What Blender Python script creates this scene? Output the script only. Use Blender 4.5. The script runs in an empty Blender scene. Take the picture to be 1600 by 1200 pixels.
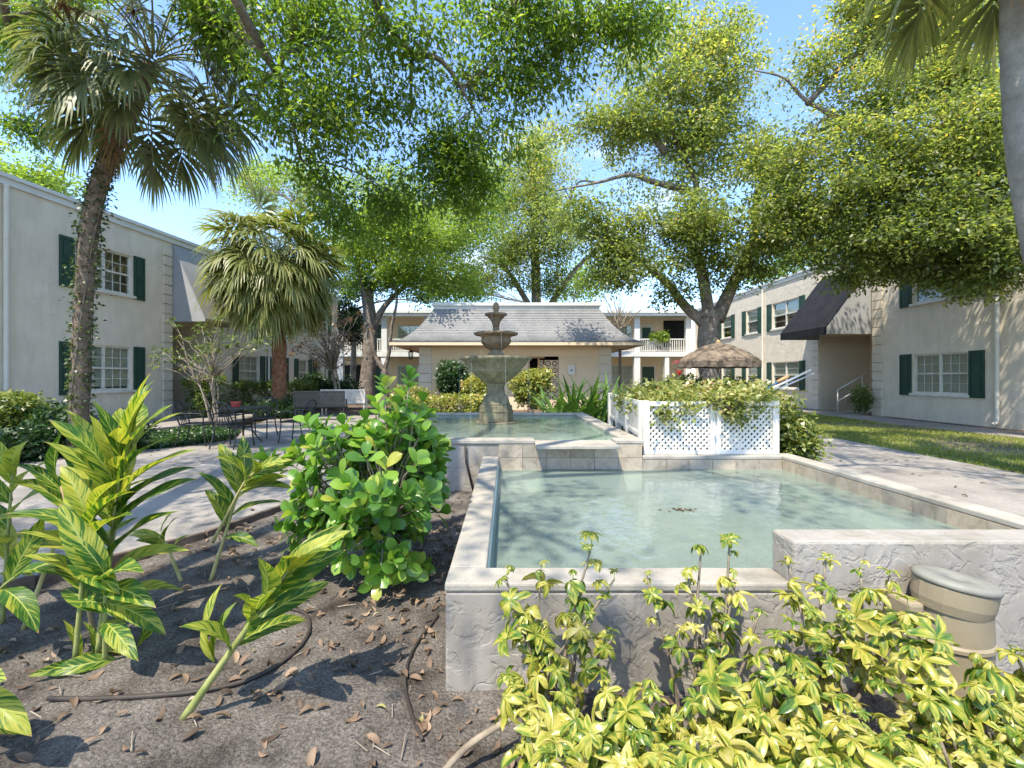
import bpy, math, random
import numpy as np
from mathutils import Vector, Matrix
random.seed(11)
rng = np.random.default_rng(11)
R = math.radians
scene = bpy.context.scene
COL = scene.collection

# ------------------------------------------------------------------ camera
cam_d = bpy.data.cameras.new('camera')
cam = bpy.data.objects.new('camera', cam_d)
COL.objects.link(cam)
cam.location = (0, 0, 1.5)
cam.rotation_euler = (R(90), 0, 0)
cam_d.sensor_fit = 'HORIZONTAL'
cam_d.sensor_width = 36
cam_d.lens = 16
cam_d.shift_x = 0.005
cam_d.shift_y = -0.00625
cam_d.clip_start = 0.05
cam_d.clip_end = 2000
scene.camera = cam

# ------------------------------------------------------------------ sky, sun, exposure
SUN = Vector((-0.24, -0.42, 0.88)).normalized()          # towards the sun
world = bpy.data.worlds.new('World')
scene.world = world
world.use_nodes = True
wn, wl = world.node_tree.nodes, world.node_tree.links
wn.clear()
sky = wn.new('ShaderNodeTexSky')
sky.sky_type = 'NISHITA'
sky.sun_disc = False
sky.sun_elevation = math.asin(SUN.z)
sky.sun_rotation = math.atan2(SUN.x, SUN.y)
sky.air_density = 1.0
sky.dust_density = 0.2
sky.ozone_density = 4.6
geo = wn.new('ShaderNodeTexCoord')
mp = wn.new('ShaderNodeMapping'); mp.inputs['Scale'].default_value = (1.0, 1.0, 2.6)
nz = wn.new('ShaderNodeTexNoise'); nz.inputs['Scale'].default_value = 2.3; nz.inputs['Detail'].default_value = 7
nz.inputs['Roughness'].default_value = 0.55
rp = wn.new('ShaderNodeValToRGB')
rp.color_ramp.elements[0].position = 0.56; rp.color_ramp.elements[0].color = (0, 0, 0, 1)
rp.color_ramp.elements[1].position = 0.76; rp.color_ramp.elements[1].color = (0.85, 0.85, 0.85, 1)
mx = wn.new('ShaderNodeMix'); mx.data_type = 'RGBA'
mx.inputs[7].default_value = (4.6, 4.7, 4.8, 1)
bg = wn.new('ShaderNodeBackground'); bg.inputs['Strength'].default_value = 0.15
wo = wn.new('ShaderNodeOutputWorld')
wl.new(geo.outputs['Generated'], mp.inputs['Vector']); wl.new(mp.outputs['Vector'], nz.inputs['Vector'])
wl.new(nz.outputs['Fac'], rp.inputs['Fac']); wl.new(rp.outputs['Color'], mx.inputs[0])
wl.new(sky.outputs['Color'], mx.inputs[6]); wl.new(mx.outputs[2], bg.inputs['Color'])
wl.new(bg.outputs['Background'], wo.inputs['Surface'])

sd = bpy.data.lights.new('sun', 'SUN')
sd.energy = 2.8
sd.angle = R(0.53)
sd.color = (1.0, 0.92, 0.76)
sun = bpy.data.objects.new('sun', sd)
COL.objects.link(sun)
sun.rotation_euler = (-SUN).to_track_quat('-Z', 'Y').to_euler()
sun.location = (0, 0, 40)

scene.view_settings.view_transform = 'Standard'
scene.view_settings.look = 'None'
scene.view_settings.exposure = 1.6
scene.view_settings.gamma = 1
scene.view_settings.use_curve_mapping = False

# ------------------------------------------------------------------ helpers: objects
F0, H0 = 711.0, 1.5
def at(u, v, Y):
    """survey note -> metres: a point seen at (u, v) of the 1600 px photograph and standing Y metres away"""
    return Vector(((u - 792) * Y / F0, Y, H0 - (v - 590) * Y / F0))

def tag(o, label=None, cat=None, group=None, kind=None):
    if label: o['label'] = label
    if cat: o['category'] = cat
    if group: o['group'] = group
    if kind: o['kind'] = kind
    return o

def thing(name, label, cat, loc=(0, 0, 0), group=None, rz=0):
    o = bpy.data.objects.new(name, None)
    o.empty_display_size = 0.1
    COL.objects.link(o)
    o.location = loc
    o.rotation_euler = (0, 0, rz)
    return tag(o, label, cat, group)

def root_of(o):
    while o.parent: o = o.parent
    return o

def link(name, me, parent=None, mat=None, M=None):
    if mat is not None and len(me.materials) == 0: me.materials.append(mat)
    o = bpy.data.objects.new(name, me)
    COL.objects.link(o)
    if parent is not None: o.parent = parent
    if M is not None: o.matrix_basis = M
    return o

def origin_of(parent):
    p = Vector((0, 0, 0))
    while parent is not None:
        p = p + parent.location; parent = parent.parent
    return p

class MB:
    """collects shapes for one mesh"""
    def __init__(s): s.v = []; s.f = []; s.n = 0; s.uv = None
    def add(s, vs, fs):
        n = s.n
        s.v.extend([tuple(p) for p in vs]); s.n += len(vs)
        s.f.extend([tuple(i + n for i in f) for f in fs])
        return s
    def box(s, a, b):
        x0, y0, z0 = a; x1, y1, z1 = b
        return s.add([(x0,y0,z0),(x1,y0,z0),(x1,y1,z0),(x0,y1,z0),(x0,y0,z1),(x1,y0,z1),(x1,y1,z1),(x0,y1,z1)],
                     [(0,3,2,1),(4,5,6,7),(0,1,5,4),(1,2,6,5),(2,3,7,6),(3,0,4,7)])
    def obox(s, M, a, b):
        k = MB().box(a, b)
        return s.add([M @ Vector(p) for p in k.v], k.f)
    def bar(s, p, q, w, h, up=(0, 0, 1)):
        p, q = Vector(p), Vector(q); d = q - p; L = d.length; d.normalize()
        u = Vector(up); 
        if abs(u.dot(d)) > 0.98: u = Vector((1, 0, 0))
        x = d.cross(u).normalized(); z = x.cross(d)
        M = Matrix((x, d, z)).transposed().to_4x4(); M.translation = p
        return s.obox(M, (-w/2, 0, -h/2), (w/2, L, h/2))
    def tube(s, pts, rad, n=6, cap=True):
        pts = [Vector(p) for p in pts]; m = len(pts)
        if not hasattr(rad, '__len__'): rad = [rad] * m
        rings = []; nrm = None
        for i in range(m):
            t = (pts[min(i+1, m-1)] - pts[max(i-1, 0)])
            if t.length < 1e-9: t = Vector((0, 0, 1))
            t.normalize()
            if nrm is None:
                a = Vector((1, 0, 0)) if abs(t.x) < 0.8 else Vector((0, 1, 0))
                nrm = t.cross(a).normalized()
            else:
                nrm = (nrm - t * nrm.dot(t))
                nrm = nrm.normalized() if nrm.length > 1e-6 else t.orthogonal().normalized()
            b = t.cross(nrm)
            rings.append([pts[i] + (nrm * math.cos(2*math.pi*k/n) + b * math.sin(2*math.pi*k/n)) * rad[i] for k in range(n)])
        vs = [p for r in rings for p in r]; fs = []
        for i in range(m-1):
            for k in range(n):
                fs.append((i*n+k, i*n+(k+1)%n, (i+1)*n+(k+1)%n, (i+1)*n+k))
        if cap:
            fs.append(tuple(range(n-1, -1, -1))); fs.append(tuple((m-1)*n+k for k in range(n)))
        return s.add(vs, fs)
    def lathe(s, prof, c=(0, 0, 0), n=32, mod=None, sx=1, sy=1, cap=True):
        vs = []; fs = []; m = len(prof)
        for i, (r, z) in enumerate(prof):
            for k in range(n):
                a = 2*math.pi*k/n
                rr = r * (mod(i, a) if mod else 1)
                vs.append((c[0] + rr*math.cos(a)*sx, c[1] + rr*math.sin(a)*sy, c[2] + z))
        for i in range(m-1):
            for k in range(n):
                fs.append((i*n+k, i*n+(k+1)%n, (i+1)*n+(k+1)%n, (i+1)*n+k))
        if cap:
            fs.append(tuple(range(n-1, -1, -1))); fs.append(tuple((m-1)*n+k for k in range(n)))
        return s.add(vs, fs)
    def prism(s, poly, z0, z1):
        n = len(poly)
        vs = [(x, y, z0) for x, y in poly] + [(x, y, z1) for x, y in poly]
        fs = [tuple(range(n-1, -1, -1)), tuple(range(n, 2*n))]
        fs += [(i, (i+1)%n, n+(i+1)%n, n+i) for i in range(n)]
        return s.add(vs, fs)
    def mesh(s, name, off=(0, 0, 0), smooth=False):
        me = bpy.data.meshes.new(name)
        o = Vector(off)
        me.from_pydata([(p[0]-o.x, p[1]-o.y, p[2]-o.z) for p in s.v], [], s.f)
        if smooth: me.polygons.foreach_set('use_smooth', np.ones(len(me.polygons), dtype=bool))
        me.update()
        return me
    def build(s, name, mat, parent=None, smooth=False, local=False, bevel=0):
        """vertices are in world metres unless local; the parent's place is taken off"""
        off = Vector((0, 0, 0)) if (local or parent is None) else origin_of(parent)
        o = link(name, s.mesh(name, off, smooth), parent, mat)
        if bevel:
            m = o.modifiers.new('bevel', 'BEVEL'); m.width = bevel; m.segments = 2; m.limit_method = 'ANGLE'
        return o

def single(name, mb, mat, label, cat, loc, group=None, smooth=False, kind=None, bevel=0):
    o = link(name, mb.mesh(name, loc, smooth), None, mat)
    o.location = loc
    if bevel:
        m = o.modifiers.new('bevel', 'BEVEL'); m.width = bevel; m.segments = 2; m.limit_method = 'ANGLE'
    return tag(o, label, cat, group, kind)

def struct(name, mb, mat, smooth=False):
    o = link(name, mb.mesh(name, (0, 0, 0), smooth), None, mat)
    o['kind'] = 'structure'
    return o

def np_mesh(name, V, Fq, rnd=None, uv=None, smooth=False):
    """V (n,3), Fq (m,4) quads"""
    me = bpy.data.meshes.new(name)
    n, m = len(V), len(Fq); k = Fq.shape[1]
    me.vertices.add(n); me.vertices.foreach_set('co', V.astype(np.float32).ravel())
    me.loops.add(m*k); me.loops.foreach_set('vertex_index', Fq.astype(np.int32).ravel())
    me.polygons.add(m); me.polygons.foreach_set('loop_start', np.arange(0, m*k, k, dtype=np.int32))
    if smooth: me.polygons.foreach_set('use_smooth', np.ones(m, dtype=bool))
    if rnd is not None:
        at_ = me.attributes.new('rnd', 'FLOAT', 'FACE'); at_.data.foreach_set('value', rnd.astype(np.float32))
    if uv is not None:
        l = me.uv_layers.new(name='UVMap'); l.data.foreach_set('uv', uv[Fq.ravel()].astype(np.float32).ravel())
    me.update(calc_edges=True)
    me.validate()
    return me

# ------------------------------------------------------------------ helpers: materials
def new_mat(name):
    m = bpy.data.materials.new(name); m.use_nodes = True
    nt = m.node_tree
    b = nt.nodes['Principled BSDF']
    return m, nt, b

def N(nt, kind, **kw):
    n = nt.nodes.new(kind)
    for k, v in kw.items(): setattr(n, k, v)
    return n

def ramp(nt, fac, stops):
    r = N(nt, 'ShaderNodeValToRGB')
    e = r.color_ramp.elements
    while len(e) < len(stops): e.new(0.5)
    for i, (p, c) in enumerate(stops):
        e[i].position = p; e[i].color = (*c, 1) if len(c) == 3 else c
    nt.links.new(fac, r.inputs['Fac'])
    return r.outputs['Color']

def noise(nt, vec, scale, detail=5, rough=0.6, dist=0.0):
    n = N(nt, 'ShaderNodeTexNoise')
    n.inputs['Scale'].default_value = scale; n.inputs['Detail'].default_value = detail
    n.inputs['Roughness'].default_value = rough; n.inputs['Distortion'].default_value = dist
    nt.links.new(vec, n.inputs['Vector'])
    return n.outputs['Fac']

def mixc(nt, fac, a, b, mode='MIX'):
    m = N(nt, 'ShaderNodeMix', data_type='RGBA', blend_type=mode)
    for s, i in ((fac, 0), (a, 6), (b, 7)):
        if hasattr(s, 'is_output') or hasattr(s, 'node'): nt.links.new(s, m.inputs[i])
        else: m.inputs[i].default_value = s if i == 0 else (*s, 1)
    return m.outputs[2]

def pos(nt):
    return N(nt, 'ShaderNodeNewGeometry').outputs['Position']
def obj_co(nt):
    return N(nt, 'ShaderNodeTexCoord').outputs['Object']

def bump(nt, b, height, strength=0.5, dist=0.01):
    n = N(nt, 'ShaderNodeBump')
    n.inputs['Strength'].default_value = strength; n.inputs['Distance'].default_value = dist
    nt.links.new(height, n.inputs['Height']); nt.links.new(n.outputs['Normal'], b.inputs['Normal'])
    return n

def surf(name, stops, scale=3, rough=0.8, spec=0.3, bscale=0, bstr=0.4, bdist=0.01, detail=6, fine=None, metal=0, dist=0.0):
    """mottled surface: colour ramp over noise, bump of finer noise"""
    m, nt, b = new_mat(name)
    P = pos(nt)
    c = ramp(nt, noise(nt, P, scale, detail, 0.62, dist), stops)
    if fine:
        f = noise(nt, P, fine[0], 3)
        g = ramp(nt, f, [(0.3, (1-fine[1],)*3), (0.7, (1+fine[1]*0.4,)*3)])
        c = mixc(nt, 1.0, c, g, 'MULTIPLY')
    nt.links.new(c, b.inputs['Base Color'])
    b.inputs['Roughness'].default_value = rough
    b.inputs['Specular IOR Level'].default_value = spec
    b.inputs['Metallic'].default_value = metal
    if bscale: bump(nt, b, noise(nt, P, bscale, 5, 0.65), bstr, bdist)
    return m

def leaf_mat(name, stops, trans=0.35, rough=0.38, attr='rnd', spec=0.5, boost=1.5):
    """leaf: colour by a per-leaf value, light passing through"""
    m, nt, b = new_mat(name)
    if attr == 'rnd':
        a = N(nt, 'ShaderNodeAttribute', attribute_name='rnd'); f = a.outputs['Fac']
    else:
        f = N(nt, 'ShaderNodeObjectInfo').outputs['Random']
    c = ramp(nt, f, stops)
    finish_leaf(nt, b, c, trans, rough, spec, boost)
    return m

def finish_leaf(nt, b, c, trans, rough, spec, boost=1.5, tint=(1.0, 1.0, 0.45)):
    nt.links.new(c, b.inputs['Base Color'])
    b.inputs['Roughness'].default_value = rough
    b.inputs['Specular IOR Level'].default_value = spec
    t = N(nt, 'ShaderNodeBsdfTranslucent')
    c2 = mixc(nt, 1.0, c, tuple(boost*k for k in tint), 'MULTIPLY')
    nt.links.new(c2, t.inputs['Color'])
    mxs = N(nt, 'ShaderNodeMixShader'); mxs.inputs[0].default_value = trans
    nt.links.new(b.outputs[0], mxs.inputs[1]); nt.links.new(t.outputs[0], mxs.inputs[2])
    nt.links.new(mxs.outputs[0], nt.nodes['Material Output'].inputs['Surface'])

MT = {}
def G(v): return (v, v, v)
MT['soil'] = surf('sandy_soil', [(0.32, (0.075, 0.06, 0.05)), (0.48, (0.195, 0.168, 0.145)), (0.7, (0.32, 0.28, 0.245))], 3.2, 0.95, 0.15, 75, 1.0, 0.03, 12, (70, 0.6))
MT['ground'] = surf('dry_ground', [(0.3, (0.10, 0.10, 0.05)), (0.6, (0.2, 0.17, 0.12))], 0.6, 0.95, 0.1, 30, 0.6, 0.02)
MT['deck'] = surf('deck_concrete', [(0.3, (0.17, 0.152, 0.135)), (0.5, (0.29, 0.26, 0.23)), (0.75, (0.37, 0.335, 0.295))], 1.3, 0.85, 0.25, 70, 0.35, 0.006, 9, (45, 0.22))
MT['coping'] = surf('painted_coping', [(0.25, (0.21, 0.185, 0.15)), (0.45, (0.35, 0.315, 0.265)), (0.72, (0.45, 0.41, 0.35))], 3.0, 0.8, 0.25, 55, 0.4, 0.005, 9, (110, 0.15))
MT['mulch'] = surf('mulch', [(0.3, (0.07, 0.05, 0.04)), (0.7, (0.24, 0.18, 0.14))], 3.0, 0.95, 0.1, 45, 1.0, 0.03, 8)
MT['timber'] = surf('weathered_timber', [(0.3, (0.07, 0.05, 0.04)), (0.7, (0.19, 0.14, 0.11))], 9, 0.9, 0.2, 60, 0.6, 0.01)
MT['cream'] = surf('cream_paint', [(0.3, (0.66, 0.52, 0.36)), (0.7, (0.73, 0.59, 0.42))], 0.8, 0.8, 0.2, 90, 0.25, 0.004)
MT['white'] = surf('white_paint', [(0.32, (0.50, 0.47, 0.41)), (0.48, (0.64, 0.61, 0.55)), (0.7, (0.70, 0.67, 0.61))], 3.5, 0.5, 0.4)
MT['trim'] = surf('grey_white_trim', [(0.3, (0.58, 0.58, 0.55)), (0.7, (0.70, 0.69, 0.66))], 1.5, 0.6, 0.3)
MT['green'] = surf('shutter_green', [(0.3, (0.018, 0.052, 0.036)), (0.7, (0.027, 0.070, 0.050))], 3, 0.55, 0.35)
MT['dark'] = surf('opening_shade', [(0.3, G(0.015)), (0.7, G(0.03))], 3, 0.9, 0.1)  # near-black colour standing in for the shade inside openings
MT['iron'] = surf('black_iron', [(0.3, G(0.012)), (0.7, G(0.03))], 9, 0.45, 0.5)
MT['char'] = surf('charcoal_canvas', [(0.3, (0.016, 0.017, 0.022)), (0.7, (0.028, 0.029, 0.034))], 2, 0.9, 0.1, 200, 0.2, 0.002)
MT['greycanvas'] = surf('grey_canvas', [(0.3, (0.28, 0.28, 0.29)), (0.7, (0.35, 0.35, 0.355))], 1.0, 0.8, 0.2, 200, 0.2, 0.002)
MT['umbrella'] = surf('umbrella_cloth', [(0.38, (0.06, 0.048, 0.038)), (0.52, (0.17, 0.13, 0.095)), (0.7, (0.27, 0.21, 0.155))], 6.0, 0.9, 0.1, 150, 0.2, 0.003)  # dark mottle puts the oak's dappled shade into the cloth colour
MT['bark'] = surf('oak_bark', [(0.3, (0.10, 0.08, 0.065)), (0.55, (0.26, 0.22, 0.185)), (0.8, (0.40, 0.36, 0.32))], 5, 0.95, 0.1, 16, 1.0, 0.06, 8)
MT['palmbark'] = surf('palm_bark', [(0.3, (0.10, 0.075, 0.055)), (0.6, (0.24, 0.185, 0.14)), (0.85, (0.33, 0.27, 0.21))], 7, 0.95, 0.1, 22, 1.0, 0.04, 8)
MT['boots'] = surf('palm_boots', [(0.3, (0.14, 0.06, 0.035)), (0.7, (0.33, 0.17, 0.10))], 8, 0.95, 0.1, 25, 1.0, 0.03, 8)
MT['twig'] = surf('pale_twig', [(0.3, (0.20, 0.165, 0.125)), (0.7, (0.38, 0.32, 0.25))], 8, 0.9, 0.15, 50, 0.5, 0.01)
MT['hose'] = surf('hose_rubber', [(0.3, (0.03, 0.024, 0.02)), (0.7, (0.07, 0.055, 0.045))], 6, 0.6, 0.3)
MT['plastic'] = surf('tan_plastic', [(0.3, (0.24, 0.195, 0.125)), (0.7, (0.33, 0.27, 0.18))], 3, 0.55, 0.35, 40, 0.15, 0.004)
MT['lid'] = surf('grey_plastic_lid', [(0.3, (0.15, 0.145, 0.12)), (0.7, (0.27, 0.26, 0.22))], 5, 0.6, 0.3, 60, 0.3, 0.004)
MT['red'] = surf('red_pot', [(0.3, (0.40, 0.06, 0.05)), (0.7, (0.50, 0.10, 0.08))], 5, 0.5, 0.3)
MT['alu'] = surf('aluminium', [(0.3, G(0.55)), (0.7, G(0.65))], 5, 0.35, 0.5, metal=0.8)
MT['blue'] = surf('blue_plastic', [(0.3, (0.02, 0.09, 0.22)), (0.7, (0.04, 0.14, 0.3))], 5, 0.4, 0.4)
MT['wood'] = surf('wood_handle', [(0.3, (0.35, 0.2, 0.09)), (0.7, (0.5, 0.3, 0.15))], 9, 0.6, 0.3)
MT['plaster'] = surf('pool_plaster', [(0.25, (0.42, 0.49, 0.44)), (0.5, (0.62, 0.69, 0.62)), (0.75, (0.76, 0.80, 0.74))], 1.1, 0.9, 0.1, detail=8)
MT['blind'] = surf('window_blind', [(0.3, (0.55, 0.52, 0.44)), (0.7, (0.66, 0.62, 0.54))], 2, 0.7, 0.2)
MT['pipe'] = surf('painted_pipe', [(0.3, (0.62, 0.58, 0.50)), (0.7, (0.70, 0.66, 0.58))], 2, 0.6, 0.3)

def stucco(name, base, relief, bscale, seam=0.0):
    """hand-trowelled render: ridged relief of two sizes over a mottled paint"""
    m, nt, b = new_mat(name)
    P = pos(nt)
    c = ramp(nt, noise(nt, P, 1.3, 8), [(0.25, tuple(k*0.86 for k in base)), (0.6, base), (0.85, tuple(min(1, k*1.07) for k in base))])
    nt.links.new(c, b.inputs['Base Color'])
    b.inputs['Roughness'].default_value = 0.85; b.inputs['Specular IOR Level'].default_value = 0.2
    a = ramp(nt, noise(nt, P, bscale, 4, 0.55, 0.9), [(0.40, G(0)), (0.50, G(0.75)), (0.75, G(1))])
    f = noise(nt, P, bscale*7, 3)
    h = mixc(nt, 0.22, a, f)
    bump(nt, b, h, 0.9, relief)
    if seam:
        # old rain runs and grime
        mpn = N(nt, 'ShaderNodeMapping'); mpn.inputs['Scale'].default_value = (5, 5, 0.9); nt.links.new(P, mpn.inputs['Vector'])
        runs = ramp(nt, noise(nt, mpn.outputs[0], 1.0, 8, 0.65), [(0.42, G(0.0)), (0.62, G(1.0))])
        c3 = mixc(nt, seam, c, mixc(nt, runs, (1, 1, 1), (0.66, 0.64, 0.58)), 'MULTIPLY')
        nt.links.new(c3, b.inputs['Base Color'])
    return m
MT['stucco'] = stucco('beige_stucco', (0.73, 0.645, 0.53), 0.008, 3.2, 0.22)
MT['stucco_pool'] = stucco('trowelled_render', (0.35, 0.318, 0.28), 0.006, 10.0, 0.6)
MT['quoin'] = surf('quoin_block', [(0.3, (0.60, 0.53, 0.44)), (0.7, (0.68, 0.61, 0.51))], 1.4, 0.85, 0.2, 60, 0.3, 0.004)

def shingle_mat():
    m, nt, b = new_mat('asphalt_shingle')
    P = pos(nt)
    a = noise(nt, P, 1.2, 8); f = noise(nt, P, 26, 2)
    c = ramp(nt, a, [(0.3, (0.17, 0.17, 0.175)), (0.7, (0.27, 0.265, 0.26))])
    g = ramp(nt, f, [(0.35, G(0.72)), (0.65, G(1.2))])
    nt.links.new(mixc(nt, 1.0, c, g, 'MULTIPLY'), b.inputs['Base Color'])
    b.inputs['Roughness'].default_value = 0.9
    return m
MT['shingle'] = shingle_mat()

def tile_mat():
    m, nt, b = new_mat('travertine_tile')
    P = pos(nt)
    o = N(nt, 'ShaderNodeObjectInfo')
    ad = N(nt, 'ShaderNodeVectorMath', operation='ADD'); nt.links.new(P, ad.inputs[0]); nt.links.new(o.outputs['Random'], ad.inputs[1])
    c = ramp(nt, noise(nt, ad.outputs[0], 6.0, 9, 0.7, 1.2), [(0.25, (0.20, 0.165, 0.125)), (0.5, (0.38, 0.32, 0.25)), (0.75, (0.50, 0.44, 0.36))])
    g = ramp(nt, o.outputs['Random'], [(0.0, (0.72, 0.74, 0.74)), (0.5, (0.95, 0.93, 0.9)), (1.0, (1.12, 1.06, 0.98))])
    nt.links.new(mixc(nt, 1.0, c, g, 'MULTIPLY'), b.inputs['Base Color'])
    b.inputs['Roughness'].default_value = 0.5
    return m
MT['tile'] = tile_mat()

def stone_mat():
    m, nt, b = new_mat('mossy_cast_stone')
    P = pos(nt)
    sep = N(nt, 'ShaderNodeSeparateXYZ'); nt.links.new(P, sep.inputs[0])
    a = noise(nt, P, 4.5, 9, 0.7, 0.6)
    mpn = N(nt, 'ShaderNodeMapping'); mpn.inputs['Scale'].default_value = (14, 14, 1.2); nt.links.new(P, mpn.inputs['Vector'])
    st = noise(nt, mpn.outputs[0], 1.0, 5)
    c = ramp(nt, a, [(0.25, (0.06, 0.05, 0.028)), (0.5, (0.17, 0.145, 0.085)), (0.78, (0.30, 0.26, 0.17))])
    top = ramp(nt, a, [(0.25, (0.08, 0.05, 0.027)), (0.5, (0.20, 0.135, 0.078)), (0.78, (0.33, 0.245, 0.155))])
    zr = N(nt, 'ShaderNodeMapRange'); zr.inputs['From Min'].default_value = 1.85; zr.inputs['From Max'].default_value = 2.2
    nt.links.new(sep.outputs['Z'], zr.inputs['Value'])
    c = mixc(nt, zr.outputs[0], c, top)
    g = ramp(nt, st, [(0.32, G(0.5)), (0.55, G(1.0))])
    nt.links.new(mixc(nt, 0.75, c, g, 'MULTIPLY'), b.inputs['Base Color'])
    b.inputs['Roughness'].default_value = 0.75
    bump(nt, b, noise(nt, P, 38, 5), 0.5, 0.012)
    return m
MT['stone'] = stone_mat()

def water_mat(name, tint, ripple):
    m, nt, b = new_mat(name)
    nt.nodes.remove(b)
    P = pos(nt)
    t = N(nt, 'ShaderNodeBsdfTransparent'); t.inputs['Color'].default_value = (*tint, 1)
    g = N(nt, 'ShaderNodeBsdfGlossy'); g.inputs['Roughness'].default_value = 0.03
    milk = N(nt, 'ShaderNodeBsdfDiffuse'); milk.inputs['Color'].default_value = (0.44, 0.555, 0.48, 1)
    bm = N(nt, 'ShaderNodeBump'); bm.inputs['Strength'].default_value = 0.5; bm.inputs['Distance'].default_value = ripple
    mpn = N(nt, 'ShaderNodeMapping'); mpn.inputs['Scale'].default_value = (1.0, 0.8, 1); nt.links.new(P, mpn.inputs['Vector'])
    nt.links.new(noise(nt, mpn.outputs[0], 9, 3, 0.5, 0.4), bm.inputs['Height'])
    fr = N(nt, 'ShaderNodeFresnel'); fr.inputs['IOR'].default_value = 1.33
    nt.links.new(bm.outputs[0], g.inputs['Normal']); nt.links.new(bm.outputs[0], fr.inputs['Normal'])
    m0 = N(nt, 'ShaderNodeMixShader'); m0.inputs[0].default_value = 0.36
    nt.links.new(t.outputs[0], m0.inputs[1]); nt.links.new(milk.outputs[0], m0.inputs[2])
    m1 = N(nt, 'ShaderNodeMixShader')
    nt.links.new(fr.outputs[0], m1.inputs[0]); nt.links.new(m0.outputs[0], m1.inputs[1]); nt.links.new(g.outputs[0], m1.inputs[2])
    nt.links.new(m1.outputs[0], nt.nodes['Material Output'].inputs['Surface'])
    return m
MT['water'] = water_mat('pool_water', (0.84, 0.93, 0.89), 0.012)

def glass_mat():
    m, nt, b = new_mat('window_glass')
    nt.nodes.remove(b)
    t = N(nt, 'ShaderNodeBsdfTransparent'); t.inputs['Color'].default_value = (0.86, 0.9, 0.88, 1)
    g = N(nt, 'ShaderNodeBsdfGlossy'); g.inputs['Roughness'].default_value = 0.02
    lw_ = N(nt, 'ShaderNodeLayerWeight'); lw_.inputs['Blend'].default_value = 0.5
    pw = N(nt, 'ShaderNodeMath', operation='POWER'); nt.links.new(lw_.outputs['Facing'], pw.inputs[0]); pw.inputs[1].default_value = 4.0
    fr = N(nt, 'ShaderNodeMath', operation='MULTIPLY_ADD'); nt.links.new(pw.outputs[0], fr.inputs[0]); fr.inputs[1].default_value = 0.7; fr.inputs[2].default_value = 0.07
    m1 = N(nt, 'ShaderNodeMixShader')
    nt.links.new(fr.outputs[0], m1.inputs[0]); nt.links.new(t.outputs[0], m1.inputs[1]); nt.links.new(g.outputs[0], m1.inputs[2])
    nt.links.new(m1.outputs[0], nt.nodes['Material Output'].inputs['Surface'])
    return m
MT['glass'] = glass_mat()
def drop_mat():
    m, nt, b = new_mat('falling_water')
    nt.nodes.remove(b)
    t = N(nt, 'ShaderNodeBsdfTransparent'); t.inputs['Color'].default_value = (0.95, 0.97, 0.97, 1)
    d = N(nt, 'ShaderNodeBsdfDiffuse'); d.inputs['Color'].default_value = (0.8, 0.85, 0.87, 1)
    m1 = N(nt, 'ShaderNodeMixShader'); m1.inputs[0].default_value = 0.13
    nt.links.new(t.outputs[0], m1.inputs[1]); nt.links.new(d.outputs[0], m1.inputs[2])
    nt.links.new(m1.outputs[0], nt.nodes['Material Output'].inputs['Surface'])
    return m
MT['drops'] = drop_mat()

# leaves
LV = {}
LV['oak'] = leaf_mat('oak_leaf', [(0.0, (0.085, 0.12, 0.038)), (0.4, (0.175, 0.22, 0.07)), (0.7, (0.30, 0.325, 0.105)), (0.92, (0.42, 0.375, 0.10)), (1.0, (0.46, 0.30, 0.09))], 0.56, boost=2.1)
LV['over'] = leaf_mat('overhanging_leaf', [(0.0, (0.07, 0.12, 0.02)), (0.6, (0.14, 0.21, 0.035)), (1.0, (0.28, 0.32, 0.06))], 0.6, boost=2.2)
LV['pale'] = leaf_mat('pale_tree_leaf', [(0.0, (0.10, 0.16, 0.03)), (0.5, (0.20, 0.28, 0.05)), (1.0, (0.33, 0.38, 0.08))], 0.55, boost=2.0)
LV['dark'] = leaf_mat('dark_leaf', [(0.0, (0.015, 0.04, 0.012)), (0.6, (0.035, 0.08, 0.022)), (1.0, (0.07, 0.12, 0.03))], 0.25)
LV['hedge'] = leaf_mat('hedge_leaf', [(0.0, (0.06, 0.10, 0.02)), (0.6, (0.15, 0.20, 0.04)), (1.0, (0.28, 0.30, 0.07))], 0.3)
LV['yellow'] = leaf_mat('yellow_shrub_leaf', [(0.0, (0.10, 0.13, 0.02)), (0.5, (0.27, 0.29, 0.045)), (0.85, (0.45, 0.42, 0.08)), (1.0, (0.50, 0.28, 0.14))], 0.3)
LV['vari'] = leaf_mat('variegated_vine_leaf', [(0.0, (0.08, 0.12, 0.02)), (0.45, (0.22, 0.25, 0.05)), (0.75, (0.36, 0.34, 0.11)), (0.95, (0.48, 0.42, 0.20)), (1.0, (0.4, 0.20, 0.11))], 0.3)
LV['brown'] = leaf_mat('dry_brown_leaf', [(0.0, (0.15, 0.08, 0.05)), (0.6, (0.30, 0.18, 0.11)), (1.0, (0.42, 0.30, 0.20))], 0.3)
LV['litter'] = leaf_mat('fallen_leaf', [(0.0, (0.07, 0.045, 0.03)), (0.5, (0.20, 0.13, 0.085)), (0.8, (0.34, 0.23, 0.15)), (0.95, (0.44, 0.35, 0.25)), (1.0, (0.34, 0.31, 0.12))], 0.15, 0.7)
LV['cover'] = leaf_mat('ground_cover_leaf', [(0.0, (0.02, 0.05, 0.012)), (0.6, (0.05, 0.11, 0.025)), (1.0, (0.11, 0.18, 0.04))], 0.25)
LV['grass'] = leaf_mat('grass_blade', [(0.0, (0.12, 0.17, 0.03)), (0.5, (0.24, 0.28, 0.05)), (0.8, (0.38, 0.37, 0.09)), (1.0, (0.46, 0.38, 0.19))], 0.4)
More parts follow.
